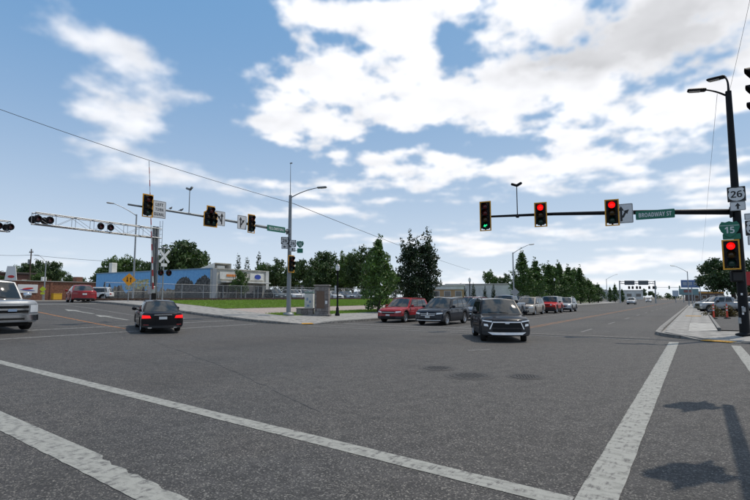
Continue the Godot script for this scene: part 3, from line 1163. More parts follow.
func mural_building() -> void:
	var x0 := -84.7
	var x1 := -55.6
	var zf := -45.5
	var zb := -56.2
	var hh := 4.55
	var t := thing("mural_building", "long flat-roofed building, blue painted mural along its side, cream shopfront", "building", Vector3(0, 1.3, 0))
	var cream := mat("cream_wall", 0.56, 0.54, 0.48, 0.85)
	grain(cream, speckle(128, 31, 0.8, 1.0, 0.02, 0.25), 0.2)
	var st := tool()
	box(st, Vector3((x0 + x1) / 2, hh / 2 - 0.2, (zf + zb) / 2), Vector3(x1 - x0, hh, zf - zb))
	put(st, "wall", cream, t)
	# painted side
	var mm := mat("mural_paint", 1, 1, 1, 0.85)
	mm.albedo_texture = ImageTexture.create_from_image(mural_image())
	st = tool()
	var a := Vector3(x0, -0.3, zf + 0.02)
	var b := Vector3(x1 - 0.35, hh - 0.2, zf + 0.02)
	for q in [[a.x, a.y, 0, 1], [a.x, b.y, 0, 0], [b.x, b.y, 1, 0], [a.x, a.y, 0, 1], [b.x, b.y, 1, 0], [b.x, a.y, 1, 1]]:
		st.set_uv(Vector2(q[2], q[3]))
		st.add_vertex(Vector3(q[0], q[1], zf + 0.02))
	put(st, "mural", mm, t)
	block("parapet_cap", Vector3((x0 + x1) / 2, hh - 0.15, zf + 0.03), Vector3(x1 - x0 + 0.2, 0.12, 0.18), mat("cap_blue", 0.20, 0.30, 0.40, 0.6), t)
	block("parapet_cap", Vector3(x1 + 0.03, hh - 0.15, (zf + zb) / 2), Vector3(0.18, 0.12, zf - zb), cream, t)
	# shopfront faces the street
	block("corner_pier", Vector3(x1 + 0.06, hh / 2 - 0.2, zf - 0.35), Vector3(0.14, hh, 0.7), mat("pier_grey", 0.24, 0.27, 0.30, 0.8), t)
	block("end_pier", Vector3(x1 + 0.06, hh / 2 - 0.2, zb + 0.3), Vector3(0.14, hh, 0.6), mats["white_render"], t)
	block("fascia_board", Vector3(x1 + 0.12, 3.45, zf - 3.0), Vector3(0.1, 1.0, 3.6), mats["white_render"], t, 0.02)
	block("fascia_board", Vector3(x1 + 0.12, 3.45, zf - 8.2), Vector3(0.1, 1.0, 2.8), mats["white_render"], t, 0.02)
	var letters := block("sign_letters", Vector3(x1 + 0.20, 3.5, zf - 3.2), Vector3(0.05, 0.32, 1.7), mat("sign_letter_orange", 0.6, 0.20, 0.04, 0.5), t, 0.01)
	letters.set_meta("label", "row of small orange letters on the fascia")
	var ov := plate("sign_oval", oval(0.62, 0.36), 0.05, mat("sign_oval_blue", 0.02, 0.05, 0.30, 0.5), t, Transform3D(Basis(Vector3.UP, PI / 2), Vector3(x1 + 0.18, 3.45, zf - 8.3)))
	ov.set_meta("label", "blue oval emblem on the fascia")
	block("canopy", Vector3(x1 + 0.6, 2.55, zf - 5.8), Vector3(1.1, 0.16, 8.6), mats["white_render"], t, 0.02)
	for k in 5:
		var z := zf - 1.8 - k * 1.72
		var w := block("window", Vector3(x1 + 0.03, 1.15, z), Vector3(0.04, 2.2, 1.5), mat("frame_dark", 0.08, 0.08, 0.08, 0.5), t)
		block("pane", Vector3(x1 + 0.055, 1.2, z), Vector3(0.02, 2.0, 1.32), mats["window_glass"], w)
	# plant on the roof under a pale sloped cover
	var ru := block("roof_unit", Vector3(x1 - 3.0, hh, zf - 3.4), Vector3(1.6, 0.9, 1.4), mats["white_render"], t, 0.05)
	st = tool()
	var q0 := Vector3(x1 - 6.5, hh - 0.2, zf - 2.0)
	quad(st, q0, q0 + Vector3(4.6, 1.0, 0), q0 + Vector3(4.6, 1.0, -3), q0 + Vector3(0, 0, -3))
	tri(st, q0, q0 + Vector3(4.6, 1.0, 0), q0 + Vector3(4.6, 0, 0))
	tri(st, q0 + Vector3(0, 0, -3), q0 + Vector3(4.6, 1.0, -3), q0 + Vector3(4.6, 0, -3))
	put(st, "sloped_cover", mats["white_render"], ru)
	block("chimney", Vector3(x0 + 2.2, hh + 0.7, zf - 1.5), Vector3(0.9, 1.9, 0.9), mats["white_render"], t, 0.03)

func oval(w: float, h: float) -> PackedVector2Array:
	var p := PackedVector2Array()
	for k in 20:
		p.append(Vector2(w * cos(TAU * k / 20.0), h * sin(TAU * k / 20.0)))
	return p

func brick_building() -> void:
	var t := thing("brick_building", "low red-brown brick building with banner beyond the railway crossing", "building", Vector3(-100, 1.3, -44))
	block("wall", Vector3(-5, 1.5, 0), Vector3(10, 3.6, 24), mats["brick"], t)
	block("parapet_cap", Vector3(-5, 3.36, 0), Vector3(10.3, 0.14, 24.3), mat("cap_grey", 0.30, 0.29, 0.27, 0.7), t)
	var bn := block("banner", Vector3(0.06, 1.95, 9.3 - 7.0), Vector3(0.05, 1.5, 3.2), mats["sign_white"], t, 0.01)
	bn.set_meta("label", "white banner with a red and blue swoosh")
	plate("banner_swoosh", oval(0.9, 0.16), 0.02, mat("swoosh_red", 0.45, 0.03, 0.03, 0.6), bn, Transform3D(Basis(Vector3.UP, PI / 2) * Basis(Vector3.BACK, 0.12), Vector3(0.09, 1.98, 2.3)))
	plate("banner_swoosh", oval(1.2, 0.09), 0.02, mat("swoosh_blue", 0.05, 0.07, 0.30, 0.6), bn, Transform3D(Basis(Vector3.UP, PI / 2) * Basis(Vector3.BACK, -0.08), Vector3(0.09, 1.7, 2.3)))
	block("pilaster", Vector3(0.04, 1.5, -1.6), Vector3(0.1, 3.5, 0.5), mats["brick"], t)
	block("door", Vector3(0.05, 1.0, -7.6), Vector3(0.06, 2.1, 1.0), mat("brown_door", 0.12, 0.07, 0.04, 0.6), t)
	block("chimney", Vector3(-2.0, 3.9, -7.2), Vector3(1.4, 1.0, 1.2), mats["brick"], t, 0.03)
	var v := block("roof_vent", Vector3(-2.2, 3.8, -1.2), Vector3(0.7, 0.8, 0.7), mats["white_render"], t, 0.05)
	v.name = "roof_vent"
	var b := thing("yellow_bin", "yellow box-shaped bin standing against the brick building", "bin", Vector3(-99.0, 1.3, -46.1))
	block("body", Vector3(0, 0.55, 0), Vector3(0.9, 1.1, 1.5), mat("bin_yellow", 0.62, 0.36, 0.03, 0.5), b, 0.05)
	block("lid", Vector3(0, 1.14, 0), Vector3(0.95, 0.08, 1.55), mat("bin_lid", 0.5, 0.28, 0.02, 0.5), b, 0.02)
	var w := thing("red_brown_house", "brown two-storey building under trees behind the silver pickup", "building", Vector3(-150, 1.3, -56))
	block("wall", Vector3(0, 3.0, 0), Vector3(10, 6.4, 20), mat("brown_wall", 0.17, 0.085, 0.065, 0.9), w)
	block("roof", Vector3(0, 6.5, 0), Vector3(10.6, 0.5, 20.6), mat("dark_roof", 0.06, 0.05, 0.05, 0.9), w, 0.1)
	for k in 5:
		var f := block("window", Vector3(5.02, 4.3, -7.5 + k * 3.7), Vector3(0.08, 1.3, 1.6), mats["white_render"], w)
		block("pane", Vector3(5.07, 4.3, -7.5 + k * 3.7), Vector3(0.03, 1.1, 1.4), mats["window_glass"], f)
	var s := thing("pole_sign", "white tapered pole sign above the cab of the silver pickup", "sign", Vector3(-83.0, 1.3, -32.4), 0.9)
	rod("post", Vector3(0, 0, 0), Vector3(0, 3.0, 0), 0.12, 0.12, mats["galvanised"], s)
	plate("board", PackedVector2Array([Vector2(-0.75, -1.0), Vector2(0.75, -1.0), Vector2(0.5, 1.0), Vector2(-0.5, 1.0)]), 0.2, mats["sign_white"], s, Transform3D(Basis(), Vector3(0, 3.9, 0.0)))
	plate("red_blot", oval(0.42, 0.2), 0.03, mat("swoosh_red", 0.45, 0.03, 0.03, 0.6), s, Transform3D(Basis(), Vector3(0.05, 3.4, 0.2)))

func simple_building(called: String, label: String, at: Vector3, turn: float, size: Vector3, wall: Material, roof: Material, nwin: int, band: Material = null) -> Node3D:
	var t := thing(called, label, "building", at, turn)
	block("wall", Vector3(0, size.y / 2 - 0.2, 0), Vector3(size.x, size.y + 0.4, size.z), wall, t)
	block("roof", Vector3(0, size.y + 0.1, 0), Vector3(size.x + 0.5, 0.25, size.z + 0.5), roof, t, 0.05)
	if band:
		block("fascia", Vector3(0, size.y - 0.45, size.z / 2 + 0.1), Vector3(size.x, 0.7, 0.2), band, t, 0.02)
	for k in nwin:
		var x := -size.x / 2 + size.x * (k + 0.5) / nwin
		var f := block("window", Vector3(x, size.y * 0.42, size.z / 2 + 0.03), Vector3(size.x / nwin * 0.6, size.y * 0.42, 0.08), mats["white_render"], t)
		block("pane", Vector3(x, size.y * 0.42, size.z / 2 + 0.075), Vector3(size.x / nwin * 0.52, size.y * 0.36, 0.02), mats["window_glass"], f)
	return t

func far_buildings() -> void:
	var tan := mat("tan_wall", 0.42, 0.27, 0.15, 0.85)
	var wr: Material = mats["white_render"]
	var grey := mat("grey_roof", 0.36, 0.36, 0.37, 0.7)
	simple_building("low_shop", "low tan and white shop between the dark trees and the queue of cars", Vector3(-46.5, 1.3, -102), 0.45, Vector3(7, 2.9, 8), tan, wr, 3, wr)
	simple_building("panelled_warehouse", "long white panelled building behind small conifers", Vector3(-51, 1.3, -134), 0.45, Vector3(19, 3.9, 10), wr, grey, 0)
	simple_building("flat_shed", "pale flat-roofed shed beyond the fence, behind the parked cars", Vector3(-92, 1.3, -112), 0.5, Vector3(16, 3.6, 8), wr, grey, 4)
	simple_building("storefront", "dark store with an orange and yellow band at the end of the street", Vector3(3, 0, -305), 0.35, Vector3(14, 4.6, 10), mat("dark_wall", 0.10, 0.07, 0.06, 0.8), grey, 4, mat("orange_band", 0.55, 0.26, 0.05, 0.6))
	simple_building("white_store", "white low store at the far end of the street", Vector3(-34, 1.2, -300), 0.35, Vector3(18, 4.2, 10), wr, grey, 4)
	simple_building("tan_store", "long tan store right of the far billboard", Vector3(30, 0, -250), -0.2, Vector3(26, 4.0, 12), tan, grey, 5)
	simple_building("long_store", "long pale store across the left end of the street", Vector3(-78, 1.3, -260), 0.55, Vector3(40, 4.5, 12), wr, grey, 8)

# ---------------------------------------------------------------- trees
var crowns := {}

func leaf_cloud(key: String, seed_: int, spots: Array, leaf: float, per: int, dark: Color, light: Color) -> ArrayMesh:
	# spots: [centre, radius]; leaves are small folded faces scattered through each spot's volume
	var r := RandomNumberGenerator.new()
	r.seed = seed_
	var v := PackedVector3Array()
	var nn := PackedVector3Array()
	var col := PackedColorArray()
	for s in spots:
		var tint := r.randf()
		for k in int(per * s[1] * s[1] / 0.25 * r.randf_range(0.7, 1.2)):
			var d := Vector3(r.randfn(), r.randfn() * 0.9, r.randfn()).limit_length(2.0) * 0.5
			var p: Vector3 = s[0] + d * s[1]
			var f := Basis(Vector3(r.randf_range(-1, 1), r.randf_range(-1, 1), r.randf_range(-1, 1)).normalized(), r.randf() * TAU)
			var w := leaf * r.randf_range(0.6, 1.2)
			var tip := f.y * w
			var side := f.x * w * 0.42
			var lift := f.z * w * 0.12
			var c := dark.lerp(light, clampf(tint * 0.55 + r.randf() * 0.45, 0.0, 1.0))
			for q in [[p - tip, p + side + lift, p + tip], [p - tip, p + tip, p - side + lift]]:
				var m: Vector3 = (q[1] - q[0]).cross(q[2] - q[0]).normalized()
				for e in q:
					v.append(e)
					nn.append(-m)
					col.append(c)
	var arr := []
	arr.resize(Mesh.ARRAY_MAX)
	arr[Mesh.ARRAY_VERTEX] = v
	arr[Mesh.ARRAY_NORMAL] = nn
	arr[Mesh.ARRAY_COLOR] = col
	var am := ArrayMesh.new()
	am.add_surface_from_arrays(Mesh.PRIMITIVE_TRIANGLES, arr)
	crowns[key] = am
	return am

func leaf_mat() -> StandardMaterial3D:
	if mats.has("leaf"):
		return mats["leaf"]
	var m := mat("leaf", 1, 1, 1, 0.55)
	m.vertex_color_use_as_albedo = true
	m.backlight_enabled = true
	m.backlight = Color(0.55, 0.62, 0.25)
	return m

func columnar_spots(seed_: int, h: float, rad: float, tips: int, vase := false) -> Array:
	# upright crown: a dense body whose outline swells low (or high, for a vase), broken by steep leaders standing free at the top
	var r := RandomNumberGenerator.new()
	r.seed = seed_
	var out := []
	var foot := h * (0.10 if vase else 0.045)
	var n := 210
	for k in n:
		var t := pow(r.randf(), 0.9)
		var w := sin(PI * pow(t * 0.94 + 0.06, 0.62)) if not vase else sin(PI * pow(t * 0.93 + 0.05, 1.15))
		w = maxf(w, 0.08) * rad * (0.86 + 0.22 * sin(t * 17.0 + seed_) * sin(k * 0.7))
		var a := r.randf() * TAU
		var q := pow(r.randf(), 0.55) * w
		var y := lerpf(foot, h * (0.76 if vase else 0.88), t)
		out.append([Vector3(cos(a) * q, y + q * 0.25, sin(a) * q), lerpf(0.46, 0.27, t)])
	for k in tips:
		var a := TAU * k * 0.618 + r.randf() * 0.4
		var q := rad * r.randf_range(0.15, 0.95)
		var y0 := h * r.randf_range(0.50, 0.66)
		var y1 := h * (1.0 - 0.26 * pow(q / rad, 1.5)) * r.randf_range(0.92, 1.0) if vase else h * (1.0 - 0.42 * q / rad) * r.randf_range(0.9, 1.0)
		if k == 0:
			q = 0.08
			y1 = h
		var m := int((y1 - y0) / 0.24)
		for i in m:
			var t := float(i) / m
			out.append([Vector3(cos(a) * q * (0.75 + 0.3 * t), lerpf(y0, y1, t), sin(a) * q * (0.75 + 0.3 * t)) + Vector3(r.randf_range(-0.1, 0.1), 0, r.randf_range(-0.1, 0.1)), lerpf(0.34, 0.15, t)])
	return out

func round_spots(seed_: int, h: float, rad: float, n: int, base: float) -> Array:
	var r := RandomNumberGenerator.new()
	r.seed = seed_
	var out := []
	var lobes := []
	for k in 9:
		var a := r.randf() * TAU
		var e := r.randf_range(-0.5, 1.0)
		lobes.append([Vector3(cos(a) * rad * 0.55, lerpf(base + (h - base) * 0.28, h * 0.80, (e + 0.5) / 1.5), sin(a) * rad * 0.55), rad * r.randf_range(0.32, 0.55)])
	lobes.append([Vector3(0, h - rad * 0.42, 0), rad * 0.42])
	for k in n:
		var l: Array = lobes[k % lobes.size()]
		var d := Vector3(r.randfn(), r.randfn() * 0.8, r.randfn()).normalized() * pow(r.randf(), 0.4)
		var c: Vector3 = l[0] + d * l[1]
		c.y = maxf(c.y, base + r.randf() * 0.5)
		out.append([c, r.randf_range(0.38, 0.75) * rad / 3.4])
	return out

func conifer_spots(seed_: int, h: float, rad: float) -> Array:
	var r := RandomNumberGenerator.new()
	r.seed = seed_
	var out := []
	var y := 0.6
	while y < h:
		var t := y / h
		var q := rad * pow(1.0 - t, 0.85) * r.randf_range(0.75, 1.1)
		var n := int(3 + q * 5)
		for k in n:
			var a := TAU * k / n + r.randf()
			var d := q * r.randf_range(0.3, 1.0)
			out.append([Vector3(cos(a) * d, y - d * 0.3, sin(a) * d), lerpf(0.5, 0.22, t)])
		y += 0.42
	out.append([Vector3(0, h, 0), 0.18])
	return out

func plant(called: String, label: String, crown: String, at: Vector3, k: Vector3, turn: float, group: String, trunk_h: float, trunk_r: float) -> Node3D:
	var t := thing(called, label, "tree", at, turn, group)
	var st := tool(true)
	var bend := 0.15 * sin(at.x * 3.0)
	tube(st, [Vector3(0, -0.2, 0), Vector3(bend * 0.3, trunk_h * 0.4, 0), Vector3(bend, trunk_h, bend)], [trunk_r * 1.25, trunk_r, trunk_r * 0.7], 9)
	for j in 5:
		var a := j * 1.9 + at.z
		var y := trunk_h * (0.75 + 0.05 * j)
		tube(st, [Vector3(bend * y / trunk_h, y, 0), Vector3(cos(a) * trunk_h * 0.28, y + trunk_h * 0.45, sin(a) * trunk_h * 0.28), Vector3(cos(a) * trunk_h * 0.42, y + trunk_h * 1.0, sin(a) * trunk_h * 0.42)], [trunk_r * 0.5, trunk_r * 0.3, trunk_r * 0.1], 6)
	put(st, "trunk", mats["bark"], t)
	reuse(crowns[crown], "crown", leaf_mat(), t, Transform3D(Basis().scaled(k), Vector3.ZERO))
	return t

func pos_at(px: float, f: float) -> Vector3:
	# a place given by its bearing from the viewer's corner (tangent right of the view axis) and its distance along that axis
	var s := sin(deg_to_rad(32.66))
	var c := cos(deg_to_rad(32.66))
	var x := (px * c - s) * f
	var z := (-px * s - c) * f
	return Vector3(x, ground_h(x), z)

func build_trees() -> void:
	grain(mat("bark", 0.13, 0.10, 0.075, 0.95), speckle(128, 44, 0.5, 0.95, 0.05, 0.4), 1.5)
	var dk := Color(0.018, 0.042, 0.012)
	var md := Color(0.035, 0.075, 0.018)
	var lt := Color(0.085, 0.15, 0.03)
	for i in 3:
		leaf_cloud("column%d" % i, 60 + i, columnar_spots(70 + i, 8.0, 1.45, 9), 0.17, 34, Color(0.022, 0.05, 0.013), Color(0.085, 0.16, 0.03))
	leaf_cloud("column_light", 64, columnar_spots(74, 8.0, 1.55, 11), 0.16, 44, Color(0.03, 0.07, 0.015), Color(0.10, 0.18, 0.032))
	leaf_cloud("column_dark", 65, columnar_spots(79, 8.6, 1.25, 9, true), 0.15, 44, Color(0.010, 0.022, 0.009), Color(0.030, 0.056, 0.018))
	leaf_cloud("column_dark2", 66, columnar_spots(83, 8.6, 1.3, 9, true), 0.15, 44, Color(0.010, 0.022, 0.009), Color(0.030, 0.056, 0.018))
	for i in 4:
		leaf_cloud("round%d" % i, 90 + i, round_spots(95 + i, 9.0, 3.4, 170, 1.0), 0.30, 22, Color(0.024, 0.05, 0.016) if i % 2 else Color(0.04, 0.082, 0.02), Color(0.075, 0.125, 0.035) if i % 2 else Color(0.10, 0.17, 0.035))
	leaf_cloud("shade", 101, round_spots(108, 9.0, 3.9, 300, 2.4), 0.22, 34, dk, Color(0.045, 0.085, 0.025))
	for i in 2:
		leaf_cloud("cone%d" % i, 110 + i, conifer_spots(112 + i, 9.0, 2.0), 0.24, 15, Color(0.012, 0.03, 0.012), Color(0.035, 0.065, 0.022))
	# the two near street trees and the row behind them
	var o := plant("street_tree", "bright green columnar tree beside the red car, left of the darker pair", "column_light", Vector3(-24.6, ground_h(-24.6) + 0.1, -38.9), Vector3(1.18, 0.93, 1.18), 0.6, "street trees along the left kerb", 1.1, 0.13)
	o = plant("street_tree", "dark columnar tree, left of the near dark pair above the black luxury car", "column_dark", Vector3(-23.7, ground_h(-23.7) + 0.1, -43.4), Vector3(1.22, 0.97, 1.22), 0.0, "street trees along the left kerb", 1.2, 0.13)
	o = plant("street_tree", "dark columnar tree, right of the near dark pair above the black luxury car", "column_dark2", Vector3(-22.9, ground_h(-22.9) + 0.1, -45.4), Vector3(1.22, 1.03, 1.22), 1.0, "street trees along the left kerb", 1.2, 0.13)
	var row := [[-23.2, -79.5, 1.05, "column0", "first"], [-23.4, -88.0, 0.95, "column1", "second"], [-23.0, -96.0, 0.92, "column2", "third"], [-22.9, -103.5, 1.0, "column0", "fourth"], [-23.1, -113.0, 0.97, "column1", "fifth"], [-22.8, -124.0, 1.02, "column2", "sixth"], [-22.9, -136.0, 0.72, "column_light", "seventh"], [-23.0, -150.0, 0.62, "column1", "eighth"]]
	for q in row:
		plant("street_tree", "%s street tree of the row beyond the diamond sign, counted from it" % q[4], q[3], Vector3(q[0], ground_h(q[0]) + 0.1, q[1]), Vector3(1.5, q[2] * 1.14, 1.5), q[1], "street trees along the left kerb", 1.2, 0.13)
	# trees round the far gantry: bearing, distance, height, kind
	for q in [[0.468, 165, 5.4, "column0", "slim dark tree left of the far gantry's left post"], [0.478, 170, 6.6, "column1", "tall dark tree touching the far gantry's left post"], [0.492, 172, 5.0, "column2", "short dark tree behind the far gantry's left post"], [0.536, 330, 7.0, "round1", "small round tree seen under the far gantry, left"], [0.551, 340, 6.0, "round3", "small round tree seen under the far gantry, right"], [0.582, 360, 5.0, "round0", "low bush-like tree right of the far gantry"], [0.597, 350, 4.6, "round2", "low tree just left of the far billboard pole"]]:
		var p := pos_at(q[0], q[1])
		var s: float = q[2] / (8.0 if q[3].begins_with("col") else 9.0)
		plant("distant_tree", q[4], q[3], p, Vector3(s * 1.1, s, s * 1.1), q[1], "trees far up the street", 1.2, 0.14)
	# big shade tree on the right
	var p := Vector3(4.3, 0.04, -91.5)
	var t := thing("shade_tree", "large dark spreading tree behind the parked pickups on the right", "tree", p)
	var st := tool(true)
	tube(st, [Vector3(0.5, -0.2, 0), Vector3(0.35, 1.4, 0), Vector3(0.2, 2.6, 0.1)], [0.42, 0.33, 0.28], 10)
	for j in 8:
		var a := j * 0.785 + 0.3
		tube(st, [Vector3(0.2, 2.4, 0.1), Vector3(0.2 + cos(a) * 1.1, 3.7, sin(a) * 1.1), Vector3(cos(a) * 2.2, 5.0 + 0.3 * (j % 3), sin(a) * 2.2)], [0.2, 0.12, 0.04], 7)
	put(st, "trunk", mats["bark"], t)
	reuse(crowns["shade"], "crown", leaf_mat(), t, Transform3D(Basis().scaled(Vector3(1.05, 0.90, 1.05)), Vector3(-0.3, -0.2, 0)))
	plant("background_tree", "round tree right of the black signal pole, partly hidden", "round1", pos_at(0.742, 95), Vector3(0.8, 0.75, 0.8), 1.0, "background trees", 2.0, 0.2)
	# background line, left to right: bearing from the photo's tangent, distance, height, spread, kind, where it stands
	var line_ := [
		[-0.750, 125, 6.8, 1.0, "round1", "at the far left edge, above the pickup's roof"],
		[-0.712, 140, 9.2, 1.0, "round0", "first left of the wooden utility pole"], [-0.694, 132, 9.8, 0.9, "round3", "second left of the wooden utility pole"],
		[-0.675, 138, 10.6, 0.8, "round1", "just right of the wooden utility pole"], [-0.654, 130, 10.2, 0.8, "round3", "behind the small street light left of the crossing"],
		[-0.636, 138, 8.6, 0.9, "round2", "above the middle of the brick building"], [-0.668, 120, 6.2, 1.1, "round0", "low and light green over the brick building"],
		[-0.610, 145, 7.0, 1.0, "round1", "above the right end of the brick building"], [-0.585, 150, 6.6, 1.0, "round3", "between the brick building and the mural"],
		[-0.525, 118, 9.6, 1.0, "round0", "behind the left part of the mural wall"], [-0.500, 112, 9.9, 0.9, "round2", "behind the mural near the tall curved street light"], [-0.470, 120, 9.4, 0.9, "round1", "behind the mural left of the railway mast"],
		[-0.450, 116, 9.0, 0.9, "round3", "behind the railway mast"],
		[-0.408, 92, 10.2, 1.0, "round1", "tall and dark, right of the railway crossbuck"], [-0.382, 96, 11.6, 1.0, "round3", "tallest above the mural wall"], [-0.352, 100, 9.8, 0.9, "round1", "right of the tallest above the mural wall"],
		[-0.303, 118, 7.6, 0.7, "round1", "small, peeping over the shop's pale roof cover"],
		[-0.273, 70, 4.2, 0.85, "round0", "standing before the cream shopfront"],
		[-0.222, 128, 9.0, 0.9, "round0", "first right of the cream shopfront"], [-0.195, 120, 9.6, 0.9, "round1", "second right of the cream shopfront"], [-0.170, 126, 8.8, 0.9, "round2", "just left of the grey signal pole"],
		[-0.145, 122, 10.0, 0.9, "round3", "just right of the grey signal pole"], [-0.118, 128, 10.6, 0.9, "round1", "behind the stone monument"], [-0.092, 134, 13.2, 0.9, "round3", "tall, left of the black lamp post"],
		[-0.068, 128, 9.2, 0.9, "round0", "behind the black lamp post"], [-0.044, 122, 12.0, 0.8, "round2", "right of the black lamp post"], [-0.020, 118, 12.4, 0.9, "round1", "behind the bright columnar street tree"],
		[0.015, 120, 9.6, 0.9, "round3", "between the near street trees"],
		[0.230, 175, 10.0, 0.8, "round2", "bare-topped, left of the diamond sign's street light"], [0.262, 170, 8.4, 0.9, "round1", "left of the diamond sign"], [0.170, 190, 5.6, 1.0, "round1", "low, behind the white panelled building"], [0.205, 190, 5.6, 1.0, "round3", "low, right end of the white panelled building"],
	]
	# fuller trees close the gaps behind the street row and the fence
	for q in [[0.305, 96, 6.2, "behind the first of the street row"], [0.345, 104, 8.2, "behind the second and third of the street row"], [0.372, 118, 6.4, "behind the fourth of the street row"], [0.398, 128, 8.6, "behind the fifth of the street row"], [0.425, 140, 5.6, "behind the last of the street row"], [-0.238, 140, 8.0, "low, behind the cream shop's right corner"], [-0.206, 142, 7.6, "low, between the shop and the grey signal pole"], [-0.158, 144, 8.4, "low, seen past the grey signal pole"], [-0.131, 146, 8.8, "low, behind the white cabinet"], [-0.105, 142, 8.6, "low, behind the monument's cap"], [-0.056, 146, 9.4, "low, right of the lantern"], [-0.006, 140, 9.0, "low, between fence and bright street tree"], [0.04, 132, 7.2, "low, seen between the two dark street trees"], [-0.395, 108, 8.6, "low and dark behind the crossbuck"], [-0.425, 112, 8.4, "low and dark right of the railway mast"], [-0.54, 126, 8.2, "low, at the mural wall's left end"]]:
		line_.append([q[0], q[1], q[2], 1.15, "round%d" % (q[1] / 2 % 4), q[3]])
	for q in line_:
		var w := pos_at(q[0], q[1])
		var s: float = q[2] / 9.0
		plant("background_tree", "background tree %s" % q[5], q[4], w, Vector3(s * q[3] * 1.05, s, s * q[3] * 1.05), q[0] * 40.0, "background trees", 2.0, 0.2)
	for q in [[-0.274, 150, 13.6, "left of the three dark conifers above the cream shop"], [-0.256, 152, 13.0, "middle of the three dark conifers above the cream shop"], [-0.232, 148, 14.2, "right of the three dark conifers above the cream shop"], [0.178, 118, 3.6, "first small conifer before the white panelled building"], [0.196, 118, 4.0, "second small conifer before the white panelled building"], [0.219, 118, 3.4, "third small conifer before the white panelled building"], [0.236, 118, 4.1, "fourth small conifer before the white panelled building"], [0.131, 150, 6.4, "slim conifer right of the dark street trees"]]:
		var w := pos_at(q[0], q[1])
		var s: float = q[2] / 9.0
		plant("conifer_tree", q[3], "cone0" if q[1] % 4 else "cone1", w, Vector3(s, s, s), q[0] * 50.0, "dark conifers", 1.4, 0.14)
	# the wooded horizon, too far to tell its trees apart
	var far := []
	for k in 520:
		var b := rng.randf_range(-0.95, 0.47)
		var w := pos_at(b, rng.randf_range(270.0, 330.0))
		far.append([w + Vector3(0, rng.randf_range(0.6, 4.2) + 2.2 * sin(b * 37.0) * sin(b * 13.0), 0), rng.randf_range(1.6, 2.6)])
	for k in 90:
		var w := pos_at(rng.randf_range(0.56, 0.95), rng.randf_range(380.0, 430.0))
		far.append([w + Vector3(0, rng.randf_range(0.5, 4.0), 0), rng.randf_range(1.6, 2.6)])
	leaf_cloud("wood", 150, far, 0.9, 1, Color(0.02, 0.042, 0.016), Color(0.05, 0.085, 0.03))
	var wd := reuse(crowns["wood"], "distant_wood", leaf_mat(), self)
	wd.set_meta("kind", "stuff")
	tag(wd, "dark band of far-off trees along the horizon", "trees")
	# shrubs by the parked pickups
	for q in [[0.676, 43.5, 0.8, "dry brown and green shrub behind the left orange post"], [0.704, 44.0, 0.9, "dry brown and green shrub behind the right orange post"]]:
		var w := pos_at(q[0], q[1])
		var sh := thing("shrub", q[3], "shrub", w, q[0] * 20.0, "shrubs at the car park")
		if not crowns.has("shrub"):
			var sp := []
			for k in 22:
				sp.append([Vector3(rng.randfn() * 0.30, 0.15 + absf(rng.randfn()) * 0.26, rng.randfn() * 0.28), 0.26])
			leaf_cloud("shrub", 140, sp, 0.10, 150, Color(0.05, 0.045, 0.02), Color(0.16, 0.10, 0.03))
		reuse(crowns["shrub"], "foliage", leaf_mat(), sh)
		rod("stem", Vector3(0, 0, 0), Vector3(0, 0.5, 0), 0.03, 0.02, mats["bark"], sh, 6)

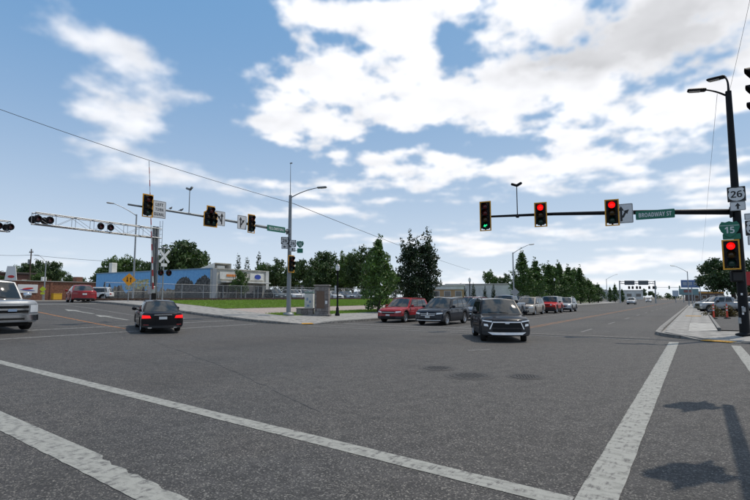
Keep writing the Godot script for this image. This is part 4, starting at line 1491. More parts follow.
# ---------------------------------------------------------------- traffic signals
# a signal head facing +z, centred on its own middle; lamps from top to bottom: "R" "A" "G" dark, "r" red lit, "g" green arrow lit
func signal_head(lamps: String, label: String, at: Vector3, turn: float, group: String, dog := false) -> Node3D:
	var t := thing("traffic_signal", label, "traffic light", at, turn, group)
	var n := lamps.length()
	var sec := 0.355
	var cells := []
	if dog:
		cells = [Vector2(0, sec), Vector2(-0.19, 0), Vector2(0.19, 0), Vector2(-0.19, -sec), Vector2(0.19, -sec)]
	else:
		for i in n:
			cells.append(Vector2(0, (n - 1) * sec / 2 - i * sec))
	var hh := (3 if dog else n) * sec
	var bk: Material = mats["signal_black"]
	if dog:
		var o := PackedVector2Array([Vector2(-0.50, -hh / 2 - 0.12), Vector2(0.50, -hh / 2 - 0.12), Vector2(0.50, hh / 2 - sec + 0.04), Vector2(0.30, hh / 2 - sec + 0.16), Vector2(0.30, hh / 2 + 0.12), Vector2(-0.30, hh / 2 + 0.12), Vector2(-0.30, hh / 2 - sec + 0.16), Vector2(-0.50, hh / 2 - sec + 0.04)])
		plate("backplate", o, 0.008, bk, t, Transform3D(Basis(), Vector3(0, 0, 0.0)))
		for i in o.size():
			strip(o[i], o[(i + 1) % o.size()], 0.06, t)
	else:
		var w := 0.62
		var h := hh + 0.20
		# plate with two sight slots at its foot
		var st := tool()
		box(st, Vector3(0, 0.07, 0.004), Vector3(w, h - 0.14, 0.008))
		box(st, Vector3(0, -h / 2 + 0.02, 0.004), Vector3(w, 0.04, 0.008))
		for x in [-0.275, 0.0, 0.275]:
			box(st, Vector3(x, -h / 2 + 0.09, 0.004), Vector3(0.07 if x != 0.0 else 0.08, 0.1, 0.008))
		put(st, "backplate", bk, t)
		var o := [Vector2(-w / 2, -h / 2), Vector2(w / 2, -h / 2), Vector2(w / 2, h / 2), Vector2(-w / 2, h / 2)]
		for i in 4:
			strip(o[i], o[(i + 1) % 4], 0.055, t)
	for i in cells.size():
		var c: Vector2 = cells[i]
		block("housing", Vector3(c.x, c.y, -0.03), Vector3(0.345, 0.345, 0.19), bk, t, 0.03)
		var ch := lamps[i]
		var lm: Material = {"R": mats["lens_red"], "A": mats["lens_amber"], "G": mats["lens_green"], "r": mats["signal_red"], "g": mats["lens_green"]}[ch]
		var st := tool(true)
		lathe(st, [Vector2(0.0, 0.035), Vector2(0.08, 0.028), Vector2(0.15, 0.0)], 20, Transform3D(Basis(Vector3.RIGHT, PI / 2), Vector3(c.x, c.y, 0.07)))
		var ln := put(st, "lens", lm, t)
		if ch == "r":
			ln.set_meta("label", "lit red lens")
		if ch == "g":
			var ar := plate("green_arrow", PackedVector2Array([Vector2(0.0, -0.10), Vector2(0.09, 0.0), Vector2(0.03, 0.0), Vector2(0.03, 0.11), Vector2(-0.03, 0.11), Vector2(-0.03, 0.0), Vector2(-0.09, 0.0)]), 0.006, mats["signal_green"], t, Transform3D(Basis(Vector3.BACK, -1.2), Vector3(c.x, c.y, 0.106)))
			ar.set_meta("label", "lit green arrow")
		visor(t, Vector3(c.x, c.y, 0.065), 0.165, 0.24)
	block("bracket", Vector3(0, 0, -0.2), Vector3(0.09, 0.5, 0.16), mats["signal_black"], t)
	return t

func strip(a: Vector2, b: Vector2, w: float, parent: Node3D) -> void:
	var d := (b - a).normalized()
	var n := Vector2(-d.y, d.x) * w
	plate("reflective_border", PackedVector2Array([a, b, b + n - d * w, a + n + d * w]), 0.006, mats["signal_yellow"], parent, Transform3D(Basis(), Vector3(0, 0, 0.009)))

func arrow_poly(bend: int) -> PackedVector2Array:
	# simple upward arrow; width 0.3, height 0.6 (bend unused but keeps the outline's lean)
	var k := 0.06 * bend
	return PackedVector2Array([Vector2(-0.04, -0.30), Vector2(0.04, -0.30), Vector2(0.04 + k, 0.12), Vector2(0.11 + k, 0.12), Vector2(k, 0.30), Vector2(-0.11 + k, 0.12), Vector2(-0.04 + k, 0.12)])

func lane_sign(at: Vector3, turn: float, label: String, side: int, behind: Material = null) -> Node3D:
	# white plate: one arrow straight on and one branching to the side
	var t := thing("lane_use_sign", label, "sign", at, turn, "lane use signs on the signal arms")
	plate("panel", rounded(0.76, 0.92, 0.05), 0.012, mats["sign_white"], t)
	edge_frame(t, 0.76, 0.92)
	var bk: Material = mats["sign_black"]
	plate("straight_arrow", PackedVector2Array([Vector2(-0.045, -0.36), Vector2(0.045, -0.36), Vector2(0.045, 0.14), Vector2(0.12, 0.14), Vector2(0.0, 0.36), Vector2(-0.12, 0.14), Vector2(-0.045, 0.14)]), 0.004, bk, t, Transform3D(Basis(), Vector3(-0.12 * side, 0, 0.012)))
	var b := PackedVector2Array([Vector2(0.0, -0.24), Vector2(0.09, -0.20), Vector2(0.19, 0.0), Vector2(0.235, -0.05), Vector2(0.31, 0.16), Vector2(0.08, 0.10), Vector2(0.125, 0.06), Vector2(0.02, -0.14)])
	var f := Transform3D(Basis().scaled(Vector3(side, 1, 1)), Vector3(-0.10 * side, 0.02, 0.0125))
	plate("side_arrow", b, 0.0038, bk, t, f)
	block("bracket", Vector3(0, 0, -0.09), Vector3(0.08, 0.3, 0.18), mats["signal_black"], t)
	return t

func edge_frame(t: Node3D, w: float, h: float, key := "sign_black", inset := 0.03, lw := 0.014) -> void:
	var st := tool()
	var x := w / 2 - inset
	var y := h / 2 - inset
	box(st, Vector3(0, y, 0.0135), Vector3(2 * x + lw, lw, 0.003)); box(st, Vector3(0, -y, 0.0135), Vector3(2 * x + lw, lw, 0.003))
	box(st, Vector3(x, 0, 0.0135), Vector3(lw, 2 * y - lw, 0.003)); box(st, Vector3(-x, 0, 0.0135), Vector3(lw, 2 * y - lw, 0.003))
	put(st, "edge_line", mats[key], t)

func street_sign(words: String, w: float, h: float, at: Vector3, turn: float, label: String, share := 0.84) -> void:
	var t := thing("street_name_sign", label, "street sign", at, turn, "green street name signs")
	plate("panel", rounded(w, h, 0.03), 0.02, mats["sign_green"], t)
	lettering(words, w * share, h * 0.5, Vector3(0, 0, 0.022), mats["sign_white"], t)
	for x in [-w * 0.3, w * 0.3]:
		block("bracket", Vector3(x, 0, -0.07), Vector3(0.05, h * 0.7, 0.14), mats["signal_black"], t)

func shield_26(at: Vector3, turn: float, k: float, label: String) -> Node3D:
	var t := thing("route_sign", label, "route sign", at, turn, "route signs on the signal poles")
	plate("panel", rounded(0.64 * k, 0.64 * k, 0.03), 0.012, mats["sign_black"], t)
	var s := PackedVector2Array()
	for q in [Vector2(0, -0.29), Vector2(0.14, -0.26), Vector2(0.25, -0.18), Vector2(0.29, -0.04), Vector2(0.27, 0.06), Vector2(0.235, 0.12), Vector2(0.27, 0.20), Vector2(0.22, 0.27), Vector2(0.12, 0.28), Vector2(0.0, 0.265), Vector2(-0.12, 0.28), Vector2(-0.22, 0.27), Vector2(-0.27, 0.20), Vector2(-0.235, 0.12), Vector2(-0.27, 0.06), Vector2(-0.29, -0.04), Vector2(-0.25, -0.18), Vector2(-0.14, -0.26)]:
		s.append(q * k)
	plate("shield", s, 0.004, mats["sign_white"], t, Transform3D(Basis(), Vector3(0, 0, 0.0125)))
	lettering("26", 0.40 * k, 0.29 * k, Vector3(0, 0.0, 0.018), mats["sign_black"], t)
	block("bracket", Vector3(0, 0, -0.04), Vector3(0.06, 0.5 * k, 0.08), mats["signal_black"], t)
	return t

func arrow_plaque(at: Vector3, turn: float, k: float, rot: float, label: String) -> void:
	var t := thing("arrow_plaque", label, "sign", at, turn, "arrow plaques under the route signs")
	plate("panel", rounded(0.54 * k, 0.38 * k, 0.03), 0.012, mats["sign_white"], t)
	edge_frame(t, 0.54 * k, 0.38 * k, "sign_black", 0.02, 0.012)
	var a := PackedVector2Array()
	for q in [Vector2(-0.035, -0.13), Vector2(0.035, -0.13), Vector2(0.035, 0.0), Vector2(0.10, 0.0), Vector2(0.0, 0.14), Vector2(-0.10, 0.0), Vector2(-0.035, 0.0)]:
		a.append(q.rotated(rot) * k)
	plate("arrow", a, 0.004, mats["sign_black"], t, Transform3D(Basis(), Vector3(0, 0, 0.0125)))

func shield_15(at: Vector3, turn: float, k: float, label: String, words := true) -> void:
	var t := thing("route_sign", label, "route sign", at, turn, "route signs on the signal poles")
	var s := PackedVector2Array()
	for q in [Vector2(0, -0.33), Vector2(0.13, -0.25), Vector2(0.26, -0.10), Vector2(0.32, 0.06), Vector2(0.30, 0.16), Vector2(0.23, 0.27), Vector2(0.12, 0.24), Vector2(0, 0.28), Vector2(-0.12, 0.24), Vector2(-0.23, 0.27), Vector2(-0.30, 0.16), Vector2(-0.32, 0.06), Vector2(-0.26, -0.10), Vector2(-0.13, -0.25)]:
		s.append(q * k)
	plate("panel", s, 0.012, mats["sign_green"], t)
	block("divider", Vector3(0, 0.12 * k, 0.0135), Vector3(0.58 * k, 0.018, 0.003), mats["sign_white"], t)
	lettering("15", 0.30 * k, 0.24 * k, Vector3(0, -0.05 * k, 0.014), mats["sign_white"], t)
	block("bracket", Vector3(0, 0, -0.04), Vector3(0.05, 0.4 * k, 0.08), mats["signal_black"], t)

func luminaire(parent: Node3D, pts: Array, r: float, m: Material, dir: Vector3) -> void:
	var st := tool(true)
	var curve := []
	for i in 9:
		var u := i / 8.0
		curve.append(pts[0].lerp(pts[1], u).lerp(pts[1].lerp(pts[2], u), u))
	tube(st, curve, [r, r, r * 0.95, r * 0.9, r * 0.85, r * 0.8], 8)
	put(st, "lamp_arm", m, parent)
	var e: Vector3 = pts[-1]
	var f := Basis.looking_at(dir, Vector3.UP)
	st = tool()
	soft_box(st, Vector3(0, 0, 0), Vector3(0.30, 0.11, 0.72), 0.035, Transform3D(f, e + dir * 0.3))
	put(st, "lamp_head", m, parent)
	st = tool()
	soft_box(st, Vector3(0, -0.065, -0.08), Vector3(0.22, 0.02, 0.42), 0.008, Transform3D(f, e + dir * 0.3))
	put(st, "lamp_glass", mat("lamp_glass", 0.5, 0.5, 0.48, 0.3), parent)

func detector(label: String, at: Vector3, h: float, m: Material) -> void:
	var t := thing("traffic_camera", label, "traffic camera", at, 0.0, "traffic cameras on the signal arms")
	rod("riser", Vector3.ZERO, Vector3(0, h, 0), 0.028, 0.022, m, t, 8)
	block("clamp", Vector3(0, 0.02, 0), Vector3(0.14, 0.12, 0.2), m, t, 0.02)
	for s in [-1, 1]:
		var st := tool()
		soft_box(st, Vector3(0, 0, 0), Vector3(0.13, 0.13, 0.36), 0.03, Transform3D(Basis(Vector3.UP, s * 1.3) * Basis(Vector3.RIGHT, -0.35), Vector3(s * 0.12, h - 0.02, 0)))
		put(st, "camera", m, t)

func build_signals() -> void:
	var bp: Material = mats["black_pole"]
	# --- right-hand pole with its arm over the wide street
	var P := Vector3(1.6, 0.14, -26.0)
	var t := thing("signal_pole", "tall black signal pole with long mast arm and twin street lamps at the right", "signal pole", P)
	var st := tool(true)
	lathe(st, [Vector2(0.34, 0.0), Vector2(0.34, 0.05), Vector2(0.20, 0.10), Vector2(0.19, 0.12)], 20)
	put(st, "base_plate", bp, t)
	rod("pole", Vector3(0, 0.05, 0), Vector3(0, 10.5, 0), 0.19, 0.115, bp, t, 16)
	block("hand_hole", Vector3(-0.15, 0.6, 0.12), Vector3(0.12, 0.26, 0.1), mats["galvanised"], t, 0.02)
	for q in [0.9, 1.15, 1.7]:
		block("sticker", Vector3(-0.03, q, 0.183), Vector3(0.07, 0.09, 0.01), mats["sign_white"], t)
	st = tool(true)
	tube(st, [Vector3(-0.1, 5.2, 0), Vector3(-3.5, 5.5, 0), Vector3(-7.5, 5.78, 0), Vector3(-11.05, 5.95, 0)], [0.125, 0.105, 0.08, 0.055], 12)
	put(st, "mast_arm", bp, t)
	block("arm_flange", Vector3(-0.2, 5.2, 0), Vector3(0.1, 0.46, 0.46), bp, t, 0.03)
	luminaire(t, [Vector3(-0.05, 10.3, 0), Vector3(-0.45, 10.62, 0.05), Vector3(-0.85, 10.72, 0.12)], 0.045, bp, Vector3(-1, 0.12, 0.1).normalized())
	luminaire(t, [Vector3(0, 10.45, -0.02), Vector3(0.06, 11.1, -0.1), Vector3(-0.1, 11.3, -0.3)], 0.045, bp, Vector3(-0.93, 0.08, -0.35).normalized())
	var g := "signal heads over the wide street"
	var z := P.z + 0.28
	signal_head("RRAg", "four-lamp signal with green arrow at the tip of the black arm", Vector3(-9.40, 6.08, z), 0.10, g)
	signal_head("rAG", "red signal head in the middle of the black arm, alone", Vector3(-6.48, 5.90, z), 0.12, g)
	signal_head("rAG", "red signal head beside the lane arrow sign on the black arm", Vector3(-3.18, 5.70, z), 0.10, g)
	signal_head("rAG", "red signal head mounted low on the tall black pole", Vector3(1.30, 3.50, z - 0.02), 0.0, g)
	lane_sign(Vector3(-2.68, 5.62, z - 0.08), 0.05, "grey lane arrow sign next to the red signal on the black arm", 1)
	street_sign("BROADWAY ST", 1.55, 0.40, Vector3(-1.42, 5.46, z - 0.05), 0.06, "green BROADWAY ST sign on the black mast arm")
	detector("slender camera riser on the black arm between two signals", Vector3(-7.75, 5.93, P.z), 1.75, bp)
	shield_26(Vector3(1.62, 6.05, P.z + 0.22), 0.0, 1.0, "square 26 route sign highest on the black pole")
	arrow_plaque(Vector3(1.64, 5.54, P.z + 0.22), 0.0, 1.0, 0.0, "small up-arrow plaque under the highest 26 sign")
	shield_15(Vector3(1.30, 4.60, P.z + 0.24), 0.0, 1.15, "green 15 shield under the black mast arm")
	var gp := thing("green_plaque", "blank green plaque below the green 15 shield on the black pole", "sign", Vector3(1.36, 4.27, P.z + 0.2))
	plate("panel", rounded(0.62, 0.24, 0.03), 0.012, mats["sign_green"], gp)
	var wp := thing("direction_plaque", "white plaque above the right-hand 26 sign on the black pole", "sign", Vector3(2.14, 5.06, P.z + 0.22))
	plate("panel", rounded(0.62, 0.28, 0.03), 0.012, mats["sign_white"], wp)
	edge_frame(wp, 0.62, 0.28)
	shield_26(Vector3(2.16, 4.58, P.z + 0.22), 0.0, 1.0, "26 route sign at the right edge beside the green shield")
	arrow_plaque(Vector3(2.16, 4.06, P.z + 0.22), 0.0, 1.0, -PI / 2, "side-arrow plaque under the right-hand 26 sign")
	var ps := thing("pedestrian_signal", "dark box pedestrian signal below the red head on the black pole", "pedestrian signal", Vector3(1.44, 2.58, P.z + 0.2), 0.35)
	block("housing", Vector3(0, 0, 0), Vector3(0.45, 0.46, 0.2), mats["signal_black"], ps, 0.03)
	block("screen", Vector3(0, 0, 0.105), Vector3(0.34, 0.34, 0.015), mats["signal_inside"], ps)
	block("hood", Vector3(0, 0.24, 0.12), Vector3(0.46, 0.03, 0.2), mats["signal_black"], ps)
	block("bracket", Vector3(0.05, 0, -0.1), Vector3(0.08, 0.2, 0.1), mats["signal_black"], ps)
	var pb := thing("push_button", "yellow-edged push button box on the black pole", "push button", Vector3(1.60, 1.2, P.z + 0.17))
	block("box", Vector3(0, 0, 0.02), Vector3(0.13, 0.2, 0.06), mats["galvanised"], pb, 0.015)
	st = tool(true)
	lathe(st, [Vector2(0.0, 0.02), Vector2(0.03, 0.015), Vector2(0.035, 0.0)], 12, Transform3D(Basis(Vector3.RIGHT, PI / 2), Vector3(0, -0.03, 0.05)))
	put(st, "button", mats["steel"], pb)
	var rd := thing("red_sign", "red sign edge at the right border beyond the black pole", "sign", pos_at(0.752, 33.0))
	rod("post", Vector3.ZERO, Vector3(0, 3.3, 0), 0.03, 0.03, mats["galvanised"], rd, 8)
	plate("panel", rounded(0.6, 0.9, 0.04), 0.012, mat("sign_red", 0.42, 0.02, 0.02, 0.5), rd, Transform3D(Basis(), Vector3(0, 2.95, 0.03)))

	# --- left-hand pole with its arm over the cross street
	var gm := mat("grey_pole", 0.20, 0.22, 0.23, 0.5, 0.3)
	var x := -25.2
	var Q := Vector3(x, ground_h(x) + 0.14, -27.6)
	t = thing("signal_pole", "grey signal pole with long arm and one street lamp at the far left corner", "signal pole", Q)
	st = tool(true)
	lathe(st, [Vector2(0.40, 0.0), Vector2(0.38, 0.16), Vector2(0.22, 0.20), Vector2(0.19, 0.22)], 18)
	put(st, "base_plate", gm, t)
	rod("pole", Vector3(0, 0.1, 0), Vector3(0, 8.9, 0), 0.17, 0.11, gm, t, 14)
	st = tool(true)
	tube(st, [Vector3(0, 6.15, 0.1), Vector3(0, 6.22, 4.0), Vector3(0, 6.25, 8.0), Vector3(0, 6.22, 12.6)], [0.11, 0.09, 0.07, 0.05], 12)
	put(st, "mast_arm", gm, t)
	block("arm_flange", Vector3(0, 6.15, 0.18), Vector3(0.42, 0.42, 0.09), gm, t, 0.03)
	luminaire(t, [Vector3(0, 8.7, 0), Vector3(0.9, 9.25, -0.4), Vector3(1.9, 9.42, -0.9)], 0.04, gm, Vector3(0.9, 0.05, -0.42).normalized())
	rod("antenna", Vector3(0, 8.8, 0), Vector3(-0.03, 11.3, 0), 0.03, 0.015, gm, t, 8)
	block("antenna_head", Vector3(0.02, 11.35, 0), Vector3(0.22, 0.09, 0.09), gm, t, 0.02)
	g = "signal heads over the cross street"
	var y := Q.y + 6.24
	var xf := x + 0.28
	var face := PI / 2 - 0.04
	signal_head("RAG", "dark three-lamp signal beside the white LEFT TURN SIGNAL sign", Vector3(xf, y + 0.03, -15.95), face, g)
	signal_head("RAAGG", "five-lamp cluster signal in the middle of the grey arm", Vector3(xf, y + 0.02, -20.15), face, g, true)
	signal_head("RAG", "dark three-lamp signal nearest the grey pole on its arm", Vector3(xf, y - 0.02, -23.5), face, g)
	signal_head("RAG", "dark three-lamp signal low on the grey pole", Vector3(xf - 0.05, Q.y + 3.75, -27.55), face, g)
	var ls := thing("turn_signal_sign", "white LEFT TURN SIGNAL sign on the grey arm", "sign", Vector3(xf - 0.1, y - 0.06, -16.72), face, "")
	plate("panel", rounded(0.80, 0.98, 0.05), 0.012, mats["sign_white"], ls)
	edge_frame(ls, 0.80, 0.98)
	lettering("LEFT", 0.46, 0.17, Vector3(0, 0.27, 0.013), mats["sign_black"], ls)
	lettering("TURN", 0.48, 0.17, Vector3(0, 0.0, 0.013), mats["sign_black"], ls)
	lettering("SIGNAL", 0.62, 0.17, Vector3(0, -0.27, 0.013), mats["sign_black"], ls)
	block("bracket", Vector3(0, 0, -0.08), Vector3(0.08, 0.3, 0.16), mats["signal_black"], ls)
	lane_sign(Vector3(xf - 0.08, y, -20.95), face, "white lane arrow sign touching the five-lamp signal cluster", -1)
	lane_sign(Vector3(xf - 0.08, y - 0.02, -22.75), face, "white lane arrow sign left of the signal nearest the grey pole", 1)
	street_sign("YELLOWSTONE", 1.75, 0.42, Vector3(xf - 0.12, y - 0.08, -26.0), face, "green street name sign on the grey arm beside its pole")
	detector("slender camera riser on the grey arm between two signals", Vector3(x, y, -18.8), 1.55, gm)
	shield_26(Vector3(xf - 0.35, Q.y + 5.45, -27.15), 0.8, 0.85, "black and white route sign on the grey pole, left column")
	arrow_plaque(Vector3(xf - 0.35, Q.y + 5.0, -27.15), 0.8, 0.85, PI / 2, "arrow plaque under the left route sign on the grey pole")
	shield_26(Vector3(xf + 0.10, Q.y + 5.25, -27.50), 0.8, 0.8, "black and white route sign on the grey pole, right column")
	arrow_plaque(Vector3(xf + 0.10, Q.y + 4.80, -27.50), 0.8, 0.8, 0.0, "arrow plaque under the right route sign on the grey pole")
	shield_15(Vector3(xf + 0.52, Q.y + 5.2, -27.85), 0.8, 0.85, "small green 15 shield at the right of the grey pole")
	gp = thing("green_plaque", "small green plaque below the green shield on the grey pole", "sign", Vector3(xf + 0.52, Q.y + 4.72, -27.85), 0.8)
	plate("panel", rounded(0.42, 0.34, 0.03), 0.012, mats["sign_green"], gp)
	block("bracket", Vector3(-0.35, 0.0, -0.04), Vector3(0.5, 0.04, 0.04), mats["galvanised"], gp)
	# a pair of birds on the arm
	for q in [[-17.55, "small dark bird perched on the grey arm, left of two", 0.3], [-18.25, "small dark bird perched on the grey arm, right of two", -0.5]]:
		bird(Vector3(x, y + 0.075, q[0]), q[2], q[1])

	# --- the near arm at the viewer's right; its shadow lies on the road
	var N := Vector3(1.72, 0.14, 2.6)
	t = thing("signal_pole", "dark signal arm reaching in at the upper right edge, beside the viewer", "signal pole", N)
	st = tool(true)
	lathe(st, [Vector2(0.34, 0.0), Vector2(0.34, 0.05), Vector2(0.20, 0.10)], 20)
	put(st, "base_plate", bp, t)
	rod("pole", Vector3(0, 0.05, 0), Vector3(0, 7.4, 0), 0.18, 0.14, bp, t, 14)
	st = tool(true)
	tube(st, [Vector3(0, 5.35, -0.1), Vector3(0, 5.4, -6.0), Vector3(0, 5.46, -15.1)], [0.12, 0.10, 0.08], 12)
	put(st, "mast_arm", bp, t)
	g = "near signal heads beside the viewer"
	signal_head("RAG", "black signal head cut by the right edge, high above the road", Vector3(1.34, 5.78, -12.2), -PI / 2, g)
	signal_head("RAG", "black signal head on the near arm outside the view, known by its shadow", Vector3(1.34, 5.78, -8.6), -PI / 2, g)

func bird(at: Vector3, turn: float, label: String) -> void:
	var t := thing("bird", label, "bird", at, turn, "birds on the grey signal arm")
	var st := tool(true)
	# body, neck, head and tail as one turned and pinched surface
	var prof := [[-0.17, 0.006, 0.02], [-0.10, 0.018, 0.035], [-0.04, 0.045, 0.055], [0.02, 0.055, 0.07], [0.07, 0.045, 0.09], [0.09, 0.030, 0.125], [0.105, 0.028, 0.15], [0.125, 0.020, 0.158], [0.16, 0.002, 0.150]]
	var pts := []
	var rad := []
	for q in prof:
		pts.append(Vector3(0, q[2] + 0.02, -q[0]))
		rad.append(q[1])
	tube(st, pts, rad, 10)
	for s in [-0.015, 0.015]:
		tube(st, [Vector3(s, 0.05, 0), Vector3(s, 0.0, 0.0)], [0.006, 0.005], 5)
	put(st, "body", mat("bird_dark", 0.03, 0.03, 0.035, 0.7), t)

# ---------------------------------------------------------------- street furniture
func street_light(label: String, at: Vector3, h: float, reach: Vector3, m: Material, wood := false) -> Node3D:
	var t := thing("street_light", label, "street light", at, 0.0, "street lights")
	rod("pole", Vector3(0, -0.1, 0), Vector3(0, h, 0), 0.11, 0.075, m, t, 10)
	var d := reach.normalized()
	luminaire(t, [Vector3(0, h - 0.15, 0), reach * 0.4 + Vector3(0, h + 0.55, 0), reach * 0.85 + Vector3(0, h + 0.85, 0)], 0.045, m, d)
	return t

func build_street_furniture() -> void:
	var gm: Material = mats["galvanised"]
	# stone monument on the left corner
	var mp := Vector3(-23.9, ground_h(-23.9) + 0.14, -29.9)
	var t := thing("stone_monument", "grey stone corner monument with tall pier and low wall", "monument", mp, 0.48)
	var stone: Material = mats["stone"]
	# the pier is laid in blocks with recessed joints
	block("core", Vector3(0, 1.1, 0), Vector3(1.02, 2.2, 0.62), mat("mortar", 0.16, 0.15, 0.14, 0.95), t)
	var tones := [mat("stone_a", 0.30, 0.27, 0.25, 0.9), mat("stone_b", 0.25, 0.22, 0.205, 0.9), mat("stone_c", 0.34, 0.315, 0.29, 0.9)]
	for i in 3:
		grain(tones[i], speckle(128, 120 + i, 0.65, 1.0, 0.05, 0.35), 0.8)
	for row in 7:
		var parts := [0.0, 0.36, 0.72, 1.08] if row % 2 == 0 else [0.0, 0.18, 0.54, 0.9, 1.08]
		for j in range(parts.size() - 1):
			var w: float = parts[j + 1] - parts[j]
			block("stone_block", Vector3(-0.54 + parts[j] + w / 2, 0.17 + row * 0.31, 0.0), Vector3(w - 0.014, 0.296, 0.68), tones[rng.randi() % 3], t, 0.012)
	block("cap", Vector3(0, 2.27, 0), Vector3(1.22, 0.10, 0.80), tones[2], t, 0.02)
	block("plinth", Vector3(0, 0.06, 0), Vector3(1.25, 0.14, 0.86), tones[0], t, 0.02)
	block("plaque", Vector3(-0.08, 1.2, 0.35), Vector3(0.6, 1.3, 0.03), mat("bronze", 0.13, 0.085, 0.06, 0.5, 0.3), t, 0.01)
	block("notice", Vector3(0.36, 1.0, 0.35), Vector3(0.16, 0.24, 0.02), mats["sign_white"], t)
	for j in 3:
		block("wall_block", Vector3(-0.86 - j * 0.42, 0.26, 0.12), Vector3(0.405, 0.5, 0.55), tones[j % 3], t, 0.02)
	block("wall_cap", Vector3(-1.28, 0.54, 0.12), Vector3(1.3, 0.07, 0.62), tones[2], t, 0.015)
	var c := thing("white_cabinet", "white box with blue markings standing behind the low stone wall", "cabinet", Vector3(-25.5, ground_h(-25.5) + 0.14, -30.3), 0.48)
	block("body", Vector3(0, 0.85, 0), Vector3(0.68, 1.5, 0.5), mats["white_render"], c, 0.03)
	block("foot", Vector3(0, 0.06, 0), Vector3(0.75, 0.16, 0.56), mats["kerb_concrete"], c, 0.01)
	block("hood", Vector3(0, 1.66, 0), Vector3(0.74, 0.12, 0.56), mat("hood_green", 0.12, 0.20, 0.18, 0.6), c, 0.04)
	for q in [[-0.12, 1.15, 0.12, 0.22], [0.1, 0.95, 0.14, 0.18], [-0.05, 0.65, 0.2, 0.14]]:
		block("blue_mark", Vector3(q[0], q[1], 0.253), Vector3(q[2], q[3], 0.008), mat("mark_blue", 0.22, 0.30, 0.42, 0.7), c)
	# black lamp post with a lantern
	t = lamp_post("black post-top lantern beside the stone monument", Vector3(-23.3, ground_h(-23.3) + 0.14, -31.0), 3.45)
	block("banner_plate", Vector3(-0.16, 2.0, 0.05), Vector3(0.16, 0.6, 0.02), mats["sign_white"], t)
	lamp_post("black post-top lantern behind the queue of cars, left of the white building", pos_at(0.189, 66.0), 3.5)
	lamp_post("black post-top lantern among the street trees by the red off-road car", pos_at(0.358, 92.0), 4.6)
	# street lights
	var d := street_light("grey street light with diamond sign back, beside the street tree row", pos_at(0.2765, 70.0), 7.9, Vector3(2.4, 0.3, -1.3), gm)
	plate("diamond_sign", PackedVector2Array([Vector2(0, -0.62), Vector2(0.62, 0), Vector2(0, 0.62), Vector2(-0.62, 0)]), 0.012, mats["sign_back"], d, Transform3D(Basis(Vector3.UP, 0.4), Vector3(0.2, 2.35, 0.14))).set_meta("label", "bare grey back of a diamond sign")
	street_light("tall curved street light left of the railway mast", Vector3(-52.0, 1.3, -32.0), 9.6, Vector3(-1.0, 0.15, 2.6), gm)
	street_light("small grey street light above the brick building", pos_at(-0.659, 80.0), 6.2, Vector3(-1.2, 0.1, 0.8), gm)
	street_light("grey street light with arm over the far right kerb", pos_at(0.6245, 100.0), 6.9, Vector3(-2.6, 0.35, 0.9), gm)
	street_light("pale street light far off left of the gantry", pos_at(0.462, 160.0), 7.4, Vector3(3.0, 0.6, -1.5), gm)
	# wooden utility pole
	t = thing("utility_pole", "wooden utility pole with crossarm above the brick building", "utility pole", pos_at(-0.690, 105.0))
	rod("pole", Vector3(0, -0.2, 0), Vector3(0, 10.6, 0), 0.17, 0.11, mats["wood_pole"], t, 10)
	block("crossarm", Vector3(0, 9.9, 0), Vector3(1.7, 0.16, 0.14), mats["wood_pole"], t)
	for s in [-0.7, -0.2, 0.7]:
		rod("insulator", Vector3(s, 9.98, 0), Vector3(s, 10.25, 0), 0.06, 0.04, mats["galvanised"], t, 8)
	rod("transformer", Vector3(-0.42, 7.4, 0.1), Vector3(-0.42, 8.4, 0.1), 0.26, 0.26, mats["galvanised"], t, 12)
	# signs
	var sp := pos_at(-0.491, 42.5)
	t = thing("warning_sign", "orange diamond warning sign with two black arrows by the crossing", "sign", sp, 0.95)
	rod("post", Vector3(0, 0, 0), Vector3(0, 2.1, 0), 0.035, 0.035, gm, t, 8)
	plate("panel", PackedVector2Array([Vector2(0, -0.55), Vector2(0.55, 0), Vector2(0, 0.55), Vector2(-0.55, 0)]), 0.012, mats["sign_orange"], t, Transform3D(Basis(), Vector3(0, 1.75 + 0.25, 0.05)))
	for s in [-1, 1]:
		plate("arrow", PackedVector2Array([Vector2(-0.035, -0.22), Vector2(0.035, -0.22), Vector2(0.035, 0.06), Vector2(0.09, 0.06), Vector2(0, 0.22), Vector2(-0.09, 0.06), Vector2(-0.035, 0.06)]), 0.004, mats["sign_black"], t, Transform3D(Basis(Vector3.BACK, PI if s < 0 else 0.0), Vector3(s * 0.13, 2.0, 0.0625)))
	t = thing("crossing_sign", "lime yellow diamond sign before the banner on the brick building", "sign", pos_at(-0.662, 72.0), 1.0)
	rod("post", Vector3(0, 0, 0), Vector3(0, 1.7, 0), 0.035, 0.035, gm, t, 8)
	plate("panel", PackedVector2Array([Vector2(0, -0.42), Vector2(0.42, 0), Vector2(0, 0.42), Vector2(-0.42, 0)]), 0.012, mat("sign_lime", 0.55, 0.60, 0.02, 0.5), t, Transform3D(Basis(), Vector3(0, 1.6, 0.05)))
	block("plaque", Vector3(0, 1.0, 0.05), Vector3(0.5, 0.3, 0.012), mats["sign_lime"], t)
	# orange posts
	for q in [[0.672, 39.6, "left orange-red delineator post on the right-hand car park edge"], [0.6985, 39.9, "right orange-red delineator post, nearer the black pole"]]:
		t = thing("delineator_post", q[2], "traffic post", pos_at(q[0], q[1]) + Vector3(0, 0.045, 0), 0.0, "orange delineator posts")
		var st := tool(true)
		lathe(st, [Vector2(0.24, 0.0), Vector2(0.23, 0.07), Vector2(0.10, 0.10), Vector2(0.0, 0.10)], 16)
		put(st, "base", mats["tyre"], t)
		var om := mat("post_orange", 0.62, 0.06, 0.025, 0.5)
		st = tool(true)
		lathe(st, [Vector2(0.075, 0.09), Vector2(0.06, 0.5), Vector2(0.055, 1.02), Vector2(0.03, 1.06), Vector2(0.03, 1.12), Vector2(0.05, 1.15), Vector2(0.0, 1.18)], 14)
